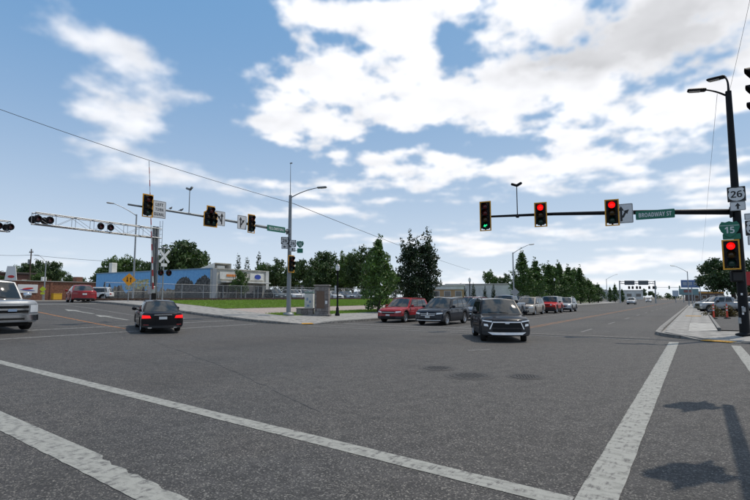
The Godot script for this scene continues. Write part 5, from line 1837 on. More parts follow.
		put(st, "tube", om, t)
		for yy in [0.62, 0.86]:
			rod("reflective_band", Vector3(0, yy, 0), Vector3(0, yy + 0.10, 0), 0.064, 0.063, mats["sign_white"], t, 14)
	gantry()
	# billboards up the street
	t = thing("billboard", "blue and grey pole billboard behind the right street light", "billboard", pos_at(0.627, 150.0), 0.45)
	rod("post", Vector3(0.6, 0, 0), Vector3(0.6, 4.6, 0), 0.16, 0.16, gm, t, 10)
	block("panel", Vector3(0.2, 5.8, 0), Vector3(5.0, 2.3, 0.35), mat("board_blue", 0.10, 0.17, 0.33, 0.6), t, 0.05)
	for k in 3:
		block("print_band", Vector3(-1.35 + k * 1.5, 5.85, 0.18), Vector3(1.1, 1.0, 0.02), mat("board_grey", 0.32, 0.36, 0.42, 0.6), t)
	t = thing("billboard", "teal and dark low billboard under the blue one", "billboard", pos_at(0.625, 175.0), 0.45)
	rod("post", Vector3(-1.8, 0, 0), Vector3(-1.8, 2.6, 0), 0.14, 0.14, gm, t, 10)
	rod("post", Vector3(1.8, 0, 0), Vector3(1.8, 2.6, 0), 0.14, 0.14, gm, t, 10)
	block("panel", Vector3(0, 3.7, 0), Vector3(6.4, 2.2, 0.3), mat("board_teal", 0.16, 0.26, 0.27, 0.6), t, 0.05)
	block("print_band", Vector3(-0.4, 3.9, 0.16), Vector3(2.6, 0.9, 0.02), mat("board_red", 0.25, 0.10, 0.09, 0.6), t)
	t = thing("billboard", "small pale sign board left of the far billboards", "billboard", pos_at(0.5985, 170.0), 0.45)
	rod("post", Vector3(0, 0, 0), Vector3(0, 2.2, 0), 0.12, 0.12, gm, t, 10)
	block("panel", Vector3(0, 3.1, 0), Vector3(1.9, 2.0, 0.25), mat("board_pale", 0.42, 0.48, 0.54, 0.6), t, 0.04)
	# far signal arm past the gantry
	t = thing("far_signal_arm", "thin far signal arm with small heads right of the gantry", "signal pole", pos_at(0.648, 185.0), 0.0)
	rod("pole", Vector3(0, 0, 0), Vector3(0, 6.0, 0), 0.16, 0.13, gm, t, 8)
	rod("mast_arm", Vector3(0, 5.4, 0), Vector3(-15.0, 5.6, 0.0), 0.09, 0.05, gm, t, 8)
	for xx in [-14.2, -9.8, -6.4]:
		block("signal_head", Vector3(xx, 5.5, 0.2), Vector3(0.45, 1.25, 0.25), mat("far_green_box", 0.02, 0.10, 0.07, 0.6), t, 0.04)

func lamp_post(label: String, at: Vector3, h: float) -> Node3D:
	var t := thing("lamp_post", label, "lamp post", at, 0.0, "black post-top lanterns")
	var st := tool(true)
	lathe(st, [Vector2(0.19, 0.0), Vector2(0.19, 0.12), Vector2(0.13, 0.2), Vector2(0.11, 0.6), Vector2(0.07, 0.68), Vector2(0.055, h - 0.2), Vector2(0.09, h - 0.16), Vector2(0.05, h - 0.08), Vector2(0.12, h)], 14)
	put(st, "post", mats["black_pole"], t)
	st = tool(true)
	lathe(st, [Vector2(0.10, h), Vector2(0.17, h + 0.12), Vector2(0.16, h + 0.34), Vector2(0.10, h + 0.42)], 14)
	put(st, "lantern_glass", mat("lantern_glass", 0.72, 0.73, 0.72, 0.35), t)
	st = tool(true)
	lathe(st, [Vector2(0.18, h + 0.37), Vector2(0.10, h + 0.48), Vector2(0.02, h + 0.54), Vector2(0.02, h + 0.62), Vector2(0.0, h + 0.64)], 14)
	put(st, "lantern_cap", mat("lantern_cap", 0.30, 0.31, 0.32, 0.5), t)
	return t

func gantry() -> void:
	var gm: Material = mats["galvanised"]
	var a := pos_at(0.488, 155.0)
	var b := pos_at(0.5585, 155.0)
	var t := thing("sign_gantry", "far overhead gantry carrying two dark sign panels and signals", "gantry", a)
	var d := b - a
	d.y = 0.0
	var lx := d.length()
	var turn := atan2(-d.z, d.x)
	t.rotation.y = turn
	for x in [0.0, lx]:
		rod("post", Vector3(x, -0.5 - a.y, 0), Vector3(x, 6.9 - a.y, 0), 0.22, 0.18, gm, t, 10)
	for y in [6.0, 6.7]:
		rod("beam", Vector3(0, y - a.y, 0), Vector3(lx, y - a.y, 0), 0.10, 0.10, gm, t, 8)
	for k in 10:
		var x0 := lx * k / 10.0
		rod("brace", Vector3(x0, (6.0 if k % 2 else 6.7) - a.y, 0), Vector3(lx * (k + 1) / 10.0, (6.7 if k % 2 else 6.0) - a.y, 0), 0.05, 0.05, gm, t, 6)
	var dm := mat("panel_dark", 0.10, 0.11, 0.12, 0.6)
	block("sign_panel", Vector3(lx * 0.27, 6.25 - a.y, 0.25), Vector3(3.1, 1.35, 0.12), dm, t, 0.02)
	block("sign_panel", Vector3(lx * 0.66, 6.25 - a.y, 0.25), Vector3(3.1, 1.35, 0.12), dm, t, 0.02)
	for k in [0.26, 0.36, 0.48, 0.57, 0.83, 0.95]:
		block("signal_head", Vector3(lx * k, 4.75 - a.y, 0.1), Vector3(0.55, 0.85, 0.3), mats["signal_black"], t, 0.04)
		rod("hanger", Vector3(lx * k, 5.1 - a.y, 0.1), Vector3(lx * k, 6.0 - a.y, 0.1), 0.03, 0.03, gm, t, 6)

# ---------------------------------------------------------------- overhead wires
func wire(label: String, a: Vector3, b: Vector3, sag: float, r: float) -> void:
	var st := tool(true)
	tube(st, spans(a, b, sag), [r], 6)
	var o := put(st, "overhead_wire", mat("wire", 0.03, 0.03, 0.032, 0.6), self)
	tag(o, label, "wire", "overhead wires")

func aim(px: float, py: float, f: float) -> Vector3:
	var p := pos_at(px, f)
	p.y = EYE + py * f
	return p

func build_wires() -> void:
	wire("black cable from the left edge sloping down to the grey signal pole", aim(-0.86, 0.418, 27.0), aim(-0.166, 0.190, 37.0), 0.25, 0.016)
	wire("thin cable falling right from the grey signal pole toward the street trees", aim(-0.166, 0.190, 37.0), aim(0.19, 0.055, 120.0), 0.3, 0.02)
	wire("low cable crossing the sky at the far left to the wooden utility pole", aim(-0.80, 0.089, 110.0), aim(-0.690, 0.085, 105.0), 0.3, 0.035)
	wire("low cable from the wooden utility pole toward the railway mast", aim(-0.690, 0.085, 105.0), aim(-0.36, 0.07, 118.0), 0.6, 0.035)
	wire("thin cable rising steeply from the black pole's top past the right edge", Vector3(1.62, 10.55, -26.0), aim(0.80, 0.66, 16.0), 0.05, 0.006)
	wire("very thin cable running from the black pole's top far down the street", Vector3(1.2, 10.6, -25.96), aim(0.648, 0.03, 184.0), 0.2, 0.007)

# ---------------------------------------------------------------- vehicles: nose towards -z, standing on y = 0
var wheel_meshes := {}

func pl(table: Array, s: float) -> float:
	# height along a profile given as [distance from the nose, height] pairs
	if s <= table[0][0]:
		return table[0][1]
	for i in range(table.size() - 1):
		if s <= table[i + 1][0]:
			var t: float = (s - table[i][0]) / (table[i + 1][0] - table[i][0])
			t = lerpf(t, t * t * (3.0 - 2.0 * t), 0.5)
			return lerpf(table[i][1], table[i + 1][1], t)
	return table[-1][1]

func bend(v: Vector3, S: Dictionary) -> Vector3:
	# plan rounding and rake of nose and tail, shared by everything fixed to them
	var u := clampf(absf(v.x) / (S.W * 0.5), 0.0, 1.1)
	var kf := pow(clampf(1.0 - (v.z + S.L * 0.5) / 0.9, 0.0, 1.15), 1.4)
	var kr := pow(clampf(1.0 - (S.L * 0.5 - v.z) / 0.9, 0.0, 1.15), 1.4)
	v.z += kf * (S.nb * pow(u, 2.6) + S.rake * (v.y - 0.45))
	v.z -= kr * (S.tb * pow(u, 2.6) + S.trake * (v.y - 0.45))
	return v

func panel(called: String, m: Material, S: Dictionary, q: Array, proud: float, tail: bool, parent: Node3D) -> MeshInstance3D:
	# a curved plate on the nose or tail; q: four corners (x, y), counter-clockwise from lower left
	var st := tool(true)
	var n := 8
	var z0: float = (S.L * 0.5 + proud) * (1.0 if tail else -1.0)
	var z1: float = (S.L * 0.5 - 0.06) * (1.0 if tail else -1.0)
	var rows := []
	for w in [[0.0, z1], [0.0, z0], [1.0, z0], [1.0, z1]]:
		var row := []
		for i in n + 1:
			var t := float(i) / n
			var lo: Vector2 = q[0].lerp(q[1], t)
			var hi: Vector2 = q[3].lerp(q[2], t)
			var p := lo.lerp(hi, w[0])
			row.append(bend(Vector3(p.x, p.y, w[1]), S))
		rows.append(row)
	for r in 3:
		st.set_smooth_group(r)
		for i in n:
			quad(st, rows[r][i], rows[r][i + 1], rows[r + 1][i + 1], rows[r + 1][i])
	st.set_smooth_group(-1)
	for i in [0, n]:
		quad(st, rows[0][i], rows[1][i], rows[2][i], rows[3][i])
	return put(st, called, m, parent)

func rect(x0: float, x1: float, y0: float, y1: float) -> Array:
	return [Vector2(x0, y0), Vector2(x1, y0), Vector2(x1, y1), Vector2(x0, y1)]

func mirror(q: Array) -> Array:
	return [Vector2(-q[1].x, q[1].y), Vector2(-q[0].x, q[0].y), Vector2(-q[3].x, q[3].y), Vector2(-q[2].x, q[2].y)]

func pair(called: String, m: Material, S: Dictionary, q: Array, proud: float, tail: bool, parent: Node3D) -> void:
	panel(called, m, S, q, proud, tail, parent)
	panel(called, m, S, mirror(q), proud, tail, parent)

func wheel(parent: Node3D, at: Vector3, r: float, side: int, dark: bool, turn := 0.0) -> void:
	if not wheel_meshes.has("tyre"):
		var R := Transform3D(Basis(Vector3.BACK, -PI / 2), Vector3.ZERO)   # lathe axis y -> +x
		var st := tool(true)
		lathe(st, [Vector2(0.66, -0.28), Vector2(0.93, -0.32), Vector2(0.985, -0.27), Vector2(1.0, -0.15), Vector2(1.0, 0.15), Vector2(0.985, 0.27), Vector2(0.93, 0.32), Vector2(0.69, 0.29), Vector2(0.66, 0.22)], 32, R)
		st.generate_normals()
		wheel_meshes["tyre"] = st.commit()
		st = tool(true)
		lathe(st, [Vector2(0.0, -0.1), Vector2(0.60, -0.1), Vector2(0.66, 0.26), Vector2(0.69, 0.28), Vector2(0.63, 0.27), Vector2(0.58, 0.05), Vector2(0.0, 0.0)], 28, R)
		for k in 10:
			var a := TAU * k / 10.0 + (0.16 if k % 2 else -0.16)
			var f := Basis(Vector3.RIGHT, a)
			st.set_smooth_group(-1)
			box(st, Vector3(0.20, 0.36, 0), Vector3(0.07, 0.54, 0.075), Transform3D(f, Vector3.ZERO))
		st.set_smooth_group(1)
		lathe(st, [Vector2(0.0, 0.27), Vector2(0.10, 0.26), Vector2(0.16, 0.2), Vector2(0.16, 0.0)], 16, R)
		st.generate_normals()
		wheel_meshes["rim"] = st.commit()
	var g := group_node("wheel", parent, Transform3D(Basis(Vector3.UP, (PI if side < 0 else 0.0) + turn), at))
	var sc := Transform3D(Basis().scaled(Vector3(r * 1.02, r, r)), Vector3.ZERO)
	reuse(wheel_meshes["tyre"], "tyre", mats["tyre"], g, sc)
	reuse(wheel_meshes["rim"], "rim", mats["rim_dark"] if dark else mats["rim"], g, sc)

func shell(S: Dictionary, t: Node3D, pm: Material) -> void:
	# lower body: sections lofted from nose to tail, with real wheel openings
	var half: float = S.W * 0.5
	var ss := []
	var s := 0.0
	while s < S.L - 0.001:
		ss.append(s)
		s += 0.02 if s < 0.12 or s > S.L - 0.12 else 0.055
	ss.append(S.L)
	var fx := [0.0, 0.80, 0.95, 0.985, 1.0, 1.0, 0.992, 0.972, 0.94, 0.88, 0.5, 0.0]
	var fy := [0.0, 0.0, 0.015, 0.10, 0.34, 0.55, 0.72, 0.85, 0.94, 1.0, 1.0, 1.0]
	var split := 4 if S.clad else 0
	var rows := []
	for d in ss:
		var top := pl(S.top, d)
		var low := pl(S.low, d)
		for ax in [S.ax0, S.ax1]:
			var dx: float = d - ax
			var ra: float = S.r + 0.075
			if absf(dx) < ra:
				low = maxf(low, S.r + sqrt(ra * ra - dx * dx) * 0.98)
		low = minf(low, top - 0.06)
		var w := half
		var row := []
		for j in fx.size():
			var y: float = lerpf(low, top, fy[j])
			if j >= 9:
				y += S.crown * (1.0 - fx[j] * fx[j]) * clampf(minf(d, S.L - d) / 0.4, 0.0, 1.0)
			row.append(bend(Vector3(fx[j] * w, y, d - S.L * 0.5), S))
		rows.append(row)
	var body := tool(true)
	var clad := tool(true)
	var n := fx.size()
	for i in range(rows.size() - 1):
		for j in range(n - 1):
			var st := clad if j < split else body
			var a: Vector3 = rows[i][j]; var b: Vector3 = rows[i][j + 1]; var c: Vector3 = rows[i + 1][j + 1]; var d: Vector3 = rows[i + 1][j]
			quad(st, a, d, c, b)
			quad(st, flip(a), flip(b), flip(c), flip(d))
	for i in [0, rows.size() - 1]:
		for j in range(1, n - 2):
			var st := clad if j < split else body
			st.set_smooth_group(2)
			for k in 10:
				var t0 := k / 10.0 * 2.0 - 1.0
				var t1 := (k + 1) / 10.0 * 2.0 - 1.0
				var z: float = -S.L * 0.5 if i == 0 else S.L * 0.5
				var lo := Vector2(fx[j] * half, lerpf(pl(S.low, ss[i]), pl(S.top, ss[i]), fy[j]))
				var hi := Vector2(fx[j + 1] * half, lerpf(pl(S.low, ss[i]), pl(S.top, ss[i]), fy[j + 1]))
				var a := bend(Vector3(lo.x * t0, lo.y, z), S)
				var b := bend(Vector3(lo.x * t1, lo.y, z), S)
				var c := bend(Vector3(hi.x * t1, hi.y, z), S)
				var d := bend(Vector3(hi.x * t0, hi.y, z), S)
				if i == 0:
					quad(st, a, d, c, b)
				else:
					quad(st, a, b, c, d)
			st.set_smooth_group(0)
	put(body, "body", pm, t)
	if split:
		put(clad, "cladding", mats["cladding"], t)
	# dark underbody between the wheels
	block("underbody", Vector3(0, 0.42, 0), Vector3(S.W - 0.56, 0.40, S.L - 0.5), mats["under"], t, 0.05)

func flip(v: Vector3) -> Vector3:
	return Vector3(-v.x, v.y, v.z)

# a point of the cabin skin: face "f" windscreen, "r" back, "s" side; u along, v up
func skin(S: Dictionary, face: String, u: float, v: float, off: float) -> Vector3:
	var yb: float = S.belt - 0.03
	var yt: float = S.H - S.roofcrown - 0.015
	var wb: float = S.W * 0.5 * S.wb
	var wt: float = S.W * 0.5 * S.wt
	var zA0: float = S.a0 - S.L * 0.5
	var zA1: float = S.a1 - S.L * 0.5
	var zC1: float = S.c1 - S.L * 0.5
	var zC0: float = S.c0 - S.L * 0.5
	if face == "f" or face == "r":
		var z0 := zA0 if face == "f" else zC0
		var z1 := zA1 if face == "f" else zC1
		var k := 1.0 if face == "f" else -1.0
		var x := u * lerpf(wb, wt, v)
		var z := lerpf(z0, z1, v) + k * 0.13 * u * u * lerpf(1.0, 0.6, v) - k * 0.03 * sin(PI * v)
		var y := lerpf(yb + (S.bow if face == "f" else 0.0) * (1.0 - u * u), yt + S.roofcrown * (1.0 - u * u), v)
		var nrm := Vector3(0, absf(z1 - z0), -k * (yt - yb)).normalized()
		return Vector3(x, y, z) + nrm * off
	var A := Vector3(lerpf(wb, wt, v), lerpf(yb, yt, v), lerpf(zA0, zA1, v) + 0.13 * lerpf(1.0, 0.6, v))
	var C := Vector3(lerpf(wb, wt, v), lerpf(yb, yt, v), lerpf(zC0, zC1, v) - 0.13 * lerpf(1.0, 0.6, v))
	var p := A.lerp(C, u)
	p.x += 0.025 * sin(PI * v) + 0.02 * sin(PI * u)
	p.x += off
	return p

func pane(called: String, m: Material, S: Dictionary, face: String, u0: float, u1: float, v0: float, v1: float, off: float, left: bool, parent: Node3D, lean0 := 0.0, lean1 := 0.0) -> MeshInstance3D:
	var st := tool(true)
	var n := 8
	var k := 3
	for i in n:
		for j in k:
			var q := []
			for e in [[i, j], [i + 1, j], [i + 1, j + 1], [i, j + 1]]:
				var v := lerpf(v0, v1, float(e[1]) / k)
				var a := lerpf(u0 + lean0 * (v - v0), u1 + lean1 * (v - v0), float(e[0]) / n)
				var p := skin(S, face, a, v, off)
				q.append(flip(p) if left else p)
			quad(st, q[0], q[1], q[2], q[3])
	return put(st, called, m, parent)

func cabin(S: Dictionary, t: Node3D, pm: Material, roof_m: Material) -> void:
	var gl: Material = mats["car_glass"]
	var pil: Material = roof_m if S.pillar_body else mats["cladding"]
	pane("screen_frame", roof_m, S, "f", -1.0, 1.0, 0.0, 1.0, 0.0, false, t)
	pane("windshield", gl, S, "f", -0.92, 0.92, 0.02, 0.95, 0.006, false, t)
	pane("tail_frame", roof_m, S, "r", -1.0, 1.0, 0.0, 1.0, 0.0, false, t)
	pane("rear_window", gl, S, "r", -0.90, 0.90, S.rw0, 0.93, 0.006, false, t)
	for left in [false, true]:
		pane("cabin_side", roof_m, S, "s", 0.0, 1.0, 0.0, 1.0, 0.0, left, t)
		pane("pillar_band", pil, S, "s", 0.035, S.side[-1][1] + 0.012, 0.06, 0.93, 0.004, left, t, 0.0, -0.01)
		for w in S.side:
			pane("side_window", gl, S, "s", w[0], w[1], 0.10, 0.89, 0.009, left, t, 0.0, -0.01)
	# roof
	var st := tool(true)
	var n := 12
	var k := 10
	for i in n:
		for j in k:
			var q := []
			for e in [[i, j], [i + 1, j], [i + 1, j + 1], [i, j + 1]]:
				var u: float = float(e[0]) / n * 2.0 - 1.0
				var p := float(e[1]) / k
				var a := skin(S, "f", u, 1.0, 0.0)
				var b := skin(S, "r", u, 1.0, 0.0)
				var c := a.lerp(b, p)
				c.y += 0.03 * sin(PI * p)
				q.append(c)
			quad(st, q[0], q[3], q[2], q[1])
	put(st, "roof", roof_m, t)
	if S.rails:
		for s in [-1, 1]:
			var a := skin(S, "s", 0.12, 1.0, -0.05)
			var b := skin(S, "s", 0.93, 1.0, -0.05)
			a.x *= s
			b.x *= s
			var up := Vector3(0, 0.075, 0)
			st = tool(true)
			tube(st, [a, a.lerp(b, 0.05) + up, a.lerp(b, 0.5) + up * 1.25, a.lerp(b, 0.95) + up, b], [0.018], 8)
			put(st, "roof_rail", mats[S.rails], t)

func car(S: Dictionary, called: String, label: String, cat: String, at: Vector3, heading: Vector2, group := "", tilt := 0.0) -> Node3D:
	var yaw := atan2(-heading.x, -heading.y)
	var t := thing(called, label, cat, at, yaw, group)
	if tilt != 0.0:
		t.rotation.x = tilt
	var pm: Material = mats[S.paint]
	var rm: Material = mats[S.get("roof_paint", S.paint)]
	shell(S, t, pm)
	cabin(S, t, pm, rm)
	var hw: float = S.W * 0.5
	for ax in [S.ax0, S.ax1]:
		for sd in [-1, 1]:
			wheel(t, Vector3(sd * (hw - 0.135), S.r, ax - S.L * 0.5), S.r, sd, S.get("dark_rim", false), S.get("steer", 0.0) if ax == S.ax0 else 0.0)
	# mirrors, handles, wipers
	var mz: float = S.a0 - S.L * 0.5 + 0.38
	for sd in [-1, 1]:
		var st := tool(true)
		var k: float = S.get("mirror", 1.0)
		lathe(st, [Vector2(0.0, -0.09 * k), Vector2(0.07 * k, -0.075 * k), Vector2(0.10 * k, 0.0), Vector2(0.085 * k, 0.06 * k), Vector2(0.0, 0.085 * k)], 12, Transform3D(Basis().scaled(Vector3(1.15, 1.0, 0.75)), Vector3(sd * (hw * S.wb + 0.15 * k + 0.02), S.belt + 0.07 * k, mz)))
		var mr := put(st, "mirror", mats[S.get("mirror_paint", S.paint)], t)
		block("mirror_arm", Vector3(sd * (hw * S.wb + 0.03), S.belt + 0.02, mz), Vector3(0.14, 0.05, 0.08), mats["cladding"], mr, 0.01)
		for dz in S.doors:
			block("door_handle", Vector3(sd * (hw + 0.012), S.belt - 0.13, dz - S.L * 0.5), Vector3(0.03, 0.035, 0.17), mats[S.get("handle", S.paint)], t, 0.008)
		for dz in S.seams:
			block("door_gap", Vector3(sd * (hw * 0.999 - 0.006), S.belt * 0.62, dz - S.L * 0.5), Vector3(0.016, S.belt * 0.58, 0.012), mats["under"], t)
	for sd in [-0.32, 0.22]:
		var wa := skin(S, "f", sd, 0.03, 0.02)
		var wb_ := skin(S, "f", sd + 0.42, 0.10, 0.018)
		rod("wiper", wa, wb_, 0.010, 0.008, mats["under"], t, 5)
	var cowl := tool()
	for i in 8:
		var u0 := -0.9 + i * 0.225
		quad(cowl, skin(S, "f", u0, 0.0, 0.012) + Vector3(0, 0, -0.10), skin(S, "f", u0 + 0.225, 0.0, 0.012) + Vector3(0, 0, -0.10), skin(S, "f", u0 + 0.225, 0.03, 0.012), skin(S, "f", u0, 0.03, 0.012))
	put(cowl, "cowl", mats["cladding"], t)
	for f in S.front:
		if f[5]:
			pair(f[0], mats[f[1]], S, f[2], f[3], f[4], t)
		else:
			panel(f[0], mats[f[1]], S, f[2], f[3], f[4], t)
	return t

func base_spec(d: Dictionary) -> Dictionary:
	var S := {"crown": 0.03, "nb": 0.26, "tb": 0.16, "rake": 0.10, "trake": 0.05, "roofcrown": 0.05, "wb": 0.93, "wt": 0.74, "clad": false, "pillar_body": false, "rails": "", "bow": 0.02, "rw0": 0.12, "doors": [], "seams": [], "front": []}
	for k in d:
		S[k] = d[k]
	return S

func suv(paint_: String, L: float, W: float, H: float, extra := {}) -> Dictionary:
	var belt := H * 0.63
	var hood := H * 0.60
	var S := base_spec({"L": L, "W": W, "H": H, "r": H * 0.213, "ax0": L * 0.19, "ax1": L * 0.80, "belt": belt, "paint": paint_, "clad": true, "rails": "steel", "crown": 0.05,
		"top": [[0.0, hood * 0.76], [0.05, hood * 0.84], [0.16, hood * 0.89], [0.5, hood * 0.945], [L * 0.27, hood * 1.01], [L * 0.30, belt], [L * 0.94, belt * 1.01], [L - 0.06, belt * 0.98], [L, belt * 0.93]],
		"low": [[0.0, 0.27], [0.25, 0.22], [0.6, 0.20], [L - 0.6, 0.22], [L - 0.2, 0.28], [L, 0.36]],
		"a0": L * 0.265, "a1": L * 0.43, "c1": L * 0.925, "c0": L * 0.985,
		"side": [[0.09, 0.37], [0.40, 0.68], [0.71, 0.90]], "doors": [L * 0.50, L * 0.70], "seams": [L * 0.335, L * 0.545, L * 0.73], "rw0": 0.10})
	var w := W * 0.5
	S.front = [
		["grille", "under", [Vector2(-w * 0.50, hood * 0.60), Vector2(w * 0.50, hood * 0.60), Vector2(w * 0.56, hood * 0.76), Vector2(-w * 0.56, hood * 0.76)], 0.012, false, false],
		["grille_bar", "chrome", rect(-w * 0.54, w * 0.54, hood * 0.685, hood * 0.71), 0.024, false, false],
		["headlight", "headlamp", [Vector2(w * 0.58, hood * 0.66), Vector2(w * 0.95, hood * 0.70), Vector2(w * 0.95, hood * 0.775), Vector2(w * 0.60, hood * 0.755)], 0.014, false, true],
		["lower_grille", "under", rect(-w * 0.6, w * 0.6, hood * 0.30, hood * 0.44), 0.012, false, false],
		["license_plate", "plate_white", rect(-0.15, 0.15, hood * 0.46, hood * 0.56), 0.026, false, false],
		["taillight", "tail_red", [Vector2(w * 0.62, belt * 0.74), Vector2(w * 0.96, belt * 0.74), Vector2(w * 0.95, belt * 0.90), Vector2(w * 0.58, belt * 0.88)], 0.014, true, true],
		["license_plate", "plate_white", rect(-0.15, 0.15, belt * 0.62, belt * 0.72), 0.02, true, false],
	]
	for k in extra:
		S[k] = extra[k]
	return S

func sedan(paint_: String, L: float, W: float, H: float, extra := {}) -> Dictionary:
	var belt := H * 0.64
	var hood := H * 0.585
	var S := base_spec({"L": L, "W": W, "H": H, "r": H * 0.225, "ax0": L * 0.185, "ax1": L * 0.785, "belt": belt, "paint": paint_,
		"top": [[0.0, hood * 0.70], [0.06, hood * 0.82], [0.2, hood * 0.90], [0.6, hood * 0.96], [L * 0.28, hood * 1.02], [L * 0.31, belt], [L * 0.80, belt * 1.02], [L * 0.88, belt * 1.03], [L - 0.10, belt * 1.02], [L - 0.02, belt * 0.98], [L, belt * 0.90]],
		"low": [[0.0, 0.24], [0.25, 0.19], [0.6, 0.17], [L - 0.6, 0.19], [L - 0.2, 0.24], [L, 0.30]],
		"a0": L * 0.275, "a1": L * 0.46, "c1": L * 0.72, "c0": L * 0.885, "wt": 0.70,
		"side": [[0.12, 0.47], [0.50, 0.85]], "doors": [L * 0.53, L * 0.70], "seams": [L * 0.34, L * 0.56, L * 0.72], "rw0": 0.06, "pillar_body": true, "tb": 0.22})
	var w := W * 0.5
	S.front = [
		["grille", "under", rect(-w * 0.42, w * 0.42, hood * 0.55, hood * 0.80), 0.012, false, false],
		["headlight", "headlamp", [Vector2(w * 0.50, hood * 0.64), Vector2(w * 0.95, hood * 0.70), Vector2(w * 0.95, hood * 0.80), Vector2(w * 0.52, hood * 0.76)], 0.014, false, true],
		["lower_grille", "under", rect(-w * 0.7, w * 0.7, hood * 0.30, hood * 0.44), 0.012, false, false],
		["taillight", "tail_red", [Vector2(w * 0.50, belt * 0.72), Vector2(w * 0.97, belt * 0.72), Vector2(w * 0.95, belt * 0.90), Vector2(w * 0.56, belt * 0.88)], 0.014, true, true],
		["license_plate", "plate_white", rect(-0.16, 0.16, belt * 0.66, belt * 0.80), 0.02, true, false],
		["rear_valance", "cladding", rect(-w * 0.8, w * 0.8, belt * 0.26, belt * 0.38), 0.01, true, false],
	]
	for k in extra:
		S[k] = extra[k]
	return S

func pickup(paint_: String, L: float, W: float, H: float, extra := {}) -> Dictionary:
	var belt := H * 0.64
	var hood := H * 0.62
	var S := base_spec({"L": L, "W": W, "H": H, "r": H * 0.205, "ax0": L * 0.165, "ax1": L * 0.78, "belt": belt, "paint": paint_, "nb": 0.16, "tb": 0.06, "rake": 0.03, "trake": 0.0, "pillar_body": true,
		"top": [[0.0, hood * 0.90], [0.05, hood * 0.965], [0.25, hood * 0.99], [L * 0.24, hood * 1.01], [L * 0.27, belt], [L * 0.62, belt], [L * 0.64, belt * 1.0], [L - 0.03, belt * 1.0], [L, belt * 0.97]],
		"low": [[0.0, 0.42], [0.25, 0.36], [0.6, 0.36], [L - 0.6, 0.38], [L - 0.2, 0.42], [L, 0.48]],
		"a0": L * 0.235, "a1": L * 0.33, "c1": L * 0.585, "c0": L * 0.62, "wt": 0.80, "wb": 0.93,
		"side": [[0.10, 0.50], [0.54, 0.93]], "doors": [L * 0.43, L * 0.58], "seams": [L * 0.29, L * 0.46, L * 0.61], "rw0": 0.10, "mirror": 1.7, "mirror_paint": "cladding"})
	var w := W * 0.5
	S.front = [
		["grille", "under", rect(-w * 0.60, w * 0.60, hood * 0.58, hood * 0.86), 0.02, false, false],
		["grille_bar", "chrome", rect(-w * 0.62, w * 0.62, hood * 0.83, hood * 0.875), 0.035, false, false],
		["grille_bar", "chrome", rect(-w * 0.62, w * 0.62, hood * 0.69, hood * 0.745), 0.035, false, false],
		["grille_bar", "chrome", rect(-w * 0.62, w * 0.62, hood * 0.575, hood * 0.60), 0.035, false, false],
		["headlight", "headlamp", rect(w * 0.66, w * 0.97, hood * 0.62, hood * 0.85), 0.02, false, true],
		["bumper", "chrome", rect(-w * 1.0, w * 1.0, hood * 0.36, hood * 0.54), 0.05, false, false],
		["lower_intake", "under", rect(-w * 0.45, w * 0.45, hood * 0.385, hood * 0.45), 0.056, false, false],
		["taillight", "tail_red", rect(w * 0.86, w * 1.0, belt * 0.66, belt * 0.92), 0.012, true, true],
		["rear_bumper", "chrome", rect(-w * 0.98, w * 0.98, belt * 0.36, belt * 0.50), 0.06, true, false],
	]
	for k in extra:
		S[k] = extra[k]
	return S

func bed(t: Node3D, S: Dictionary) -> void:
	# dark cover set a little into the cargo bed
	var z0: float = S.L * 0.64 - S.L * 0.5
	var z1: float = S.L * 0.5 - 0.10
	block("bed_cover", Vector3(0, S.belt + 0.035, (z0 + z1) / 2), Vector3(S.W * 0.82, 0.03, z1 - z0), mats["cladding"], t, 0.01)

func gset(q: Array) -> Vector3:
	return Vector3(q[0], ground_h(q[0]), q[1])

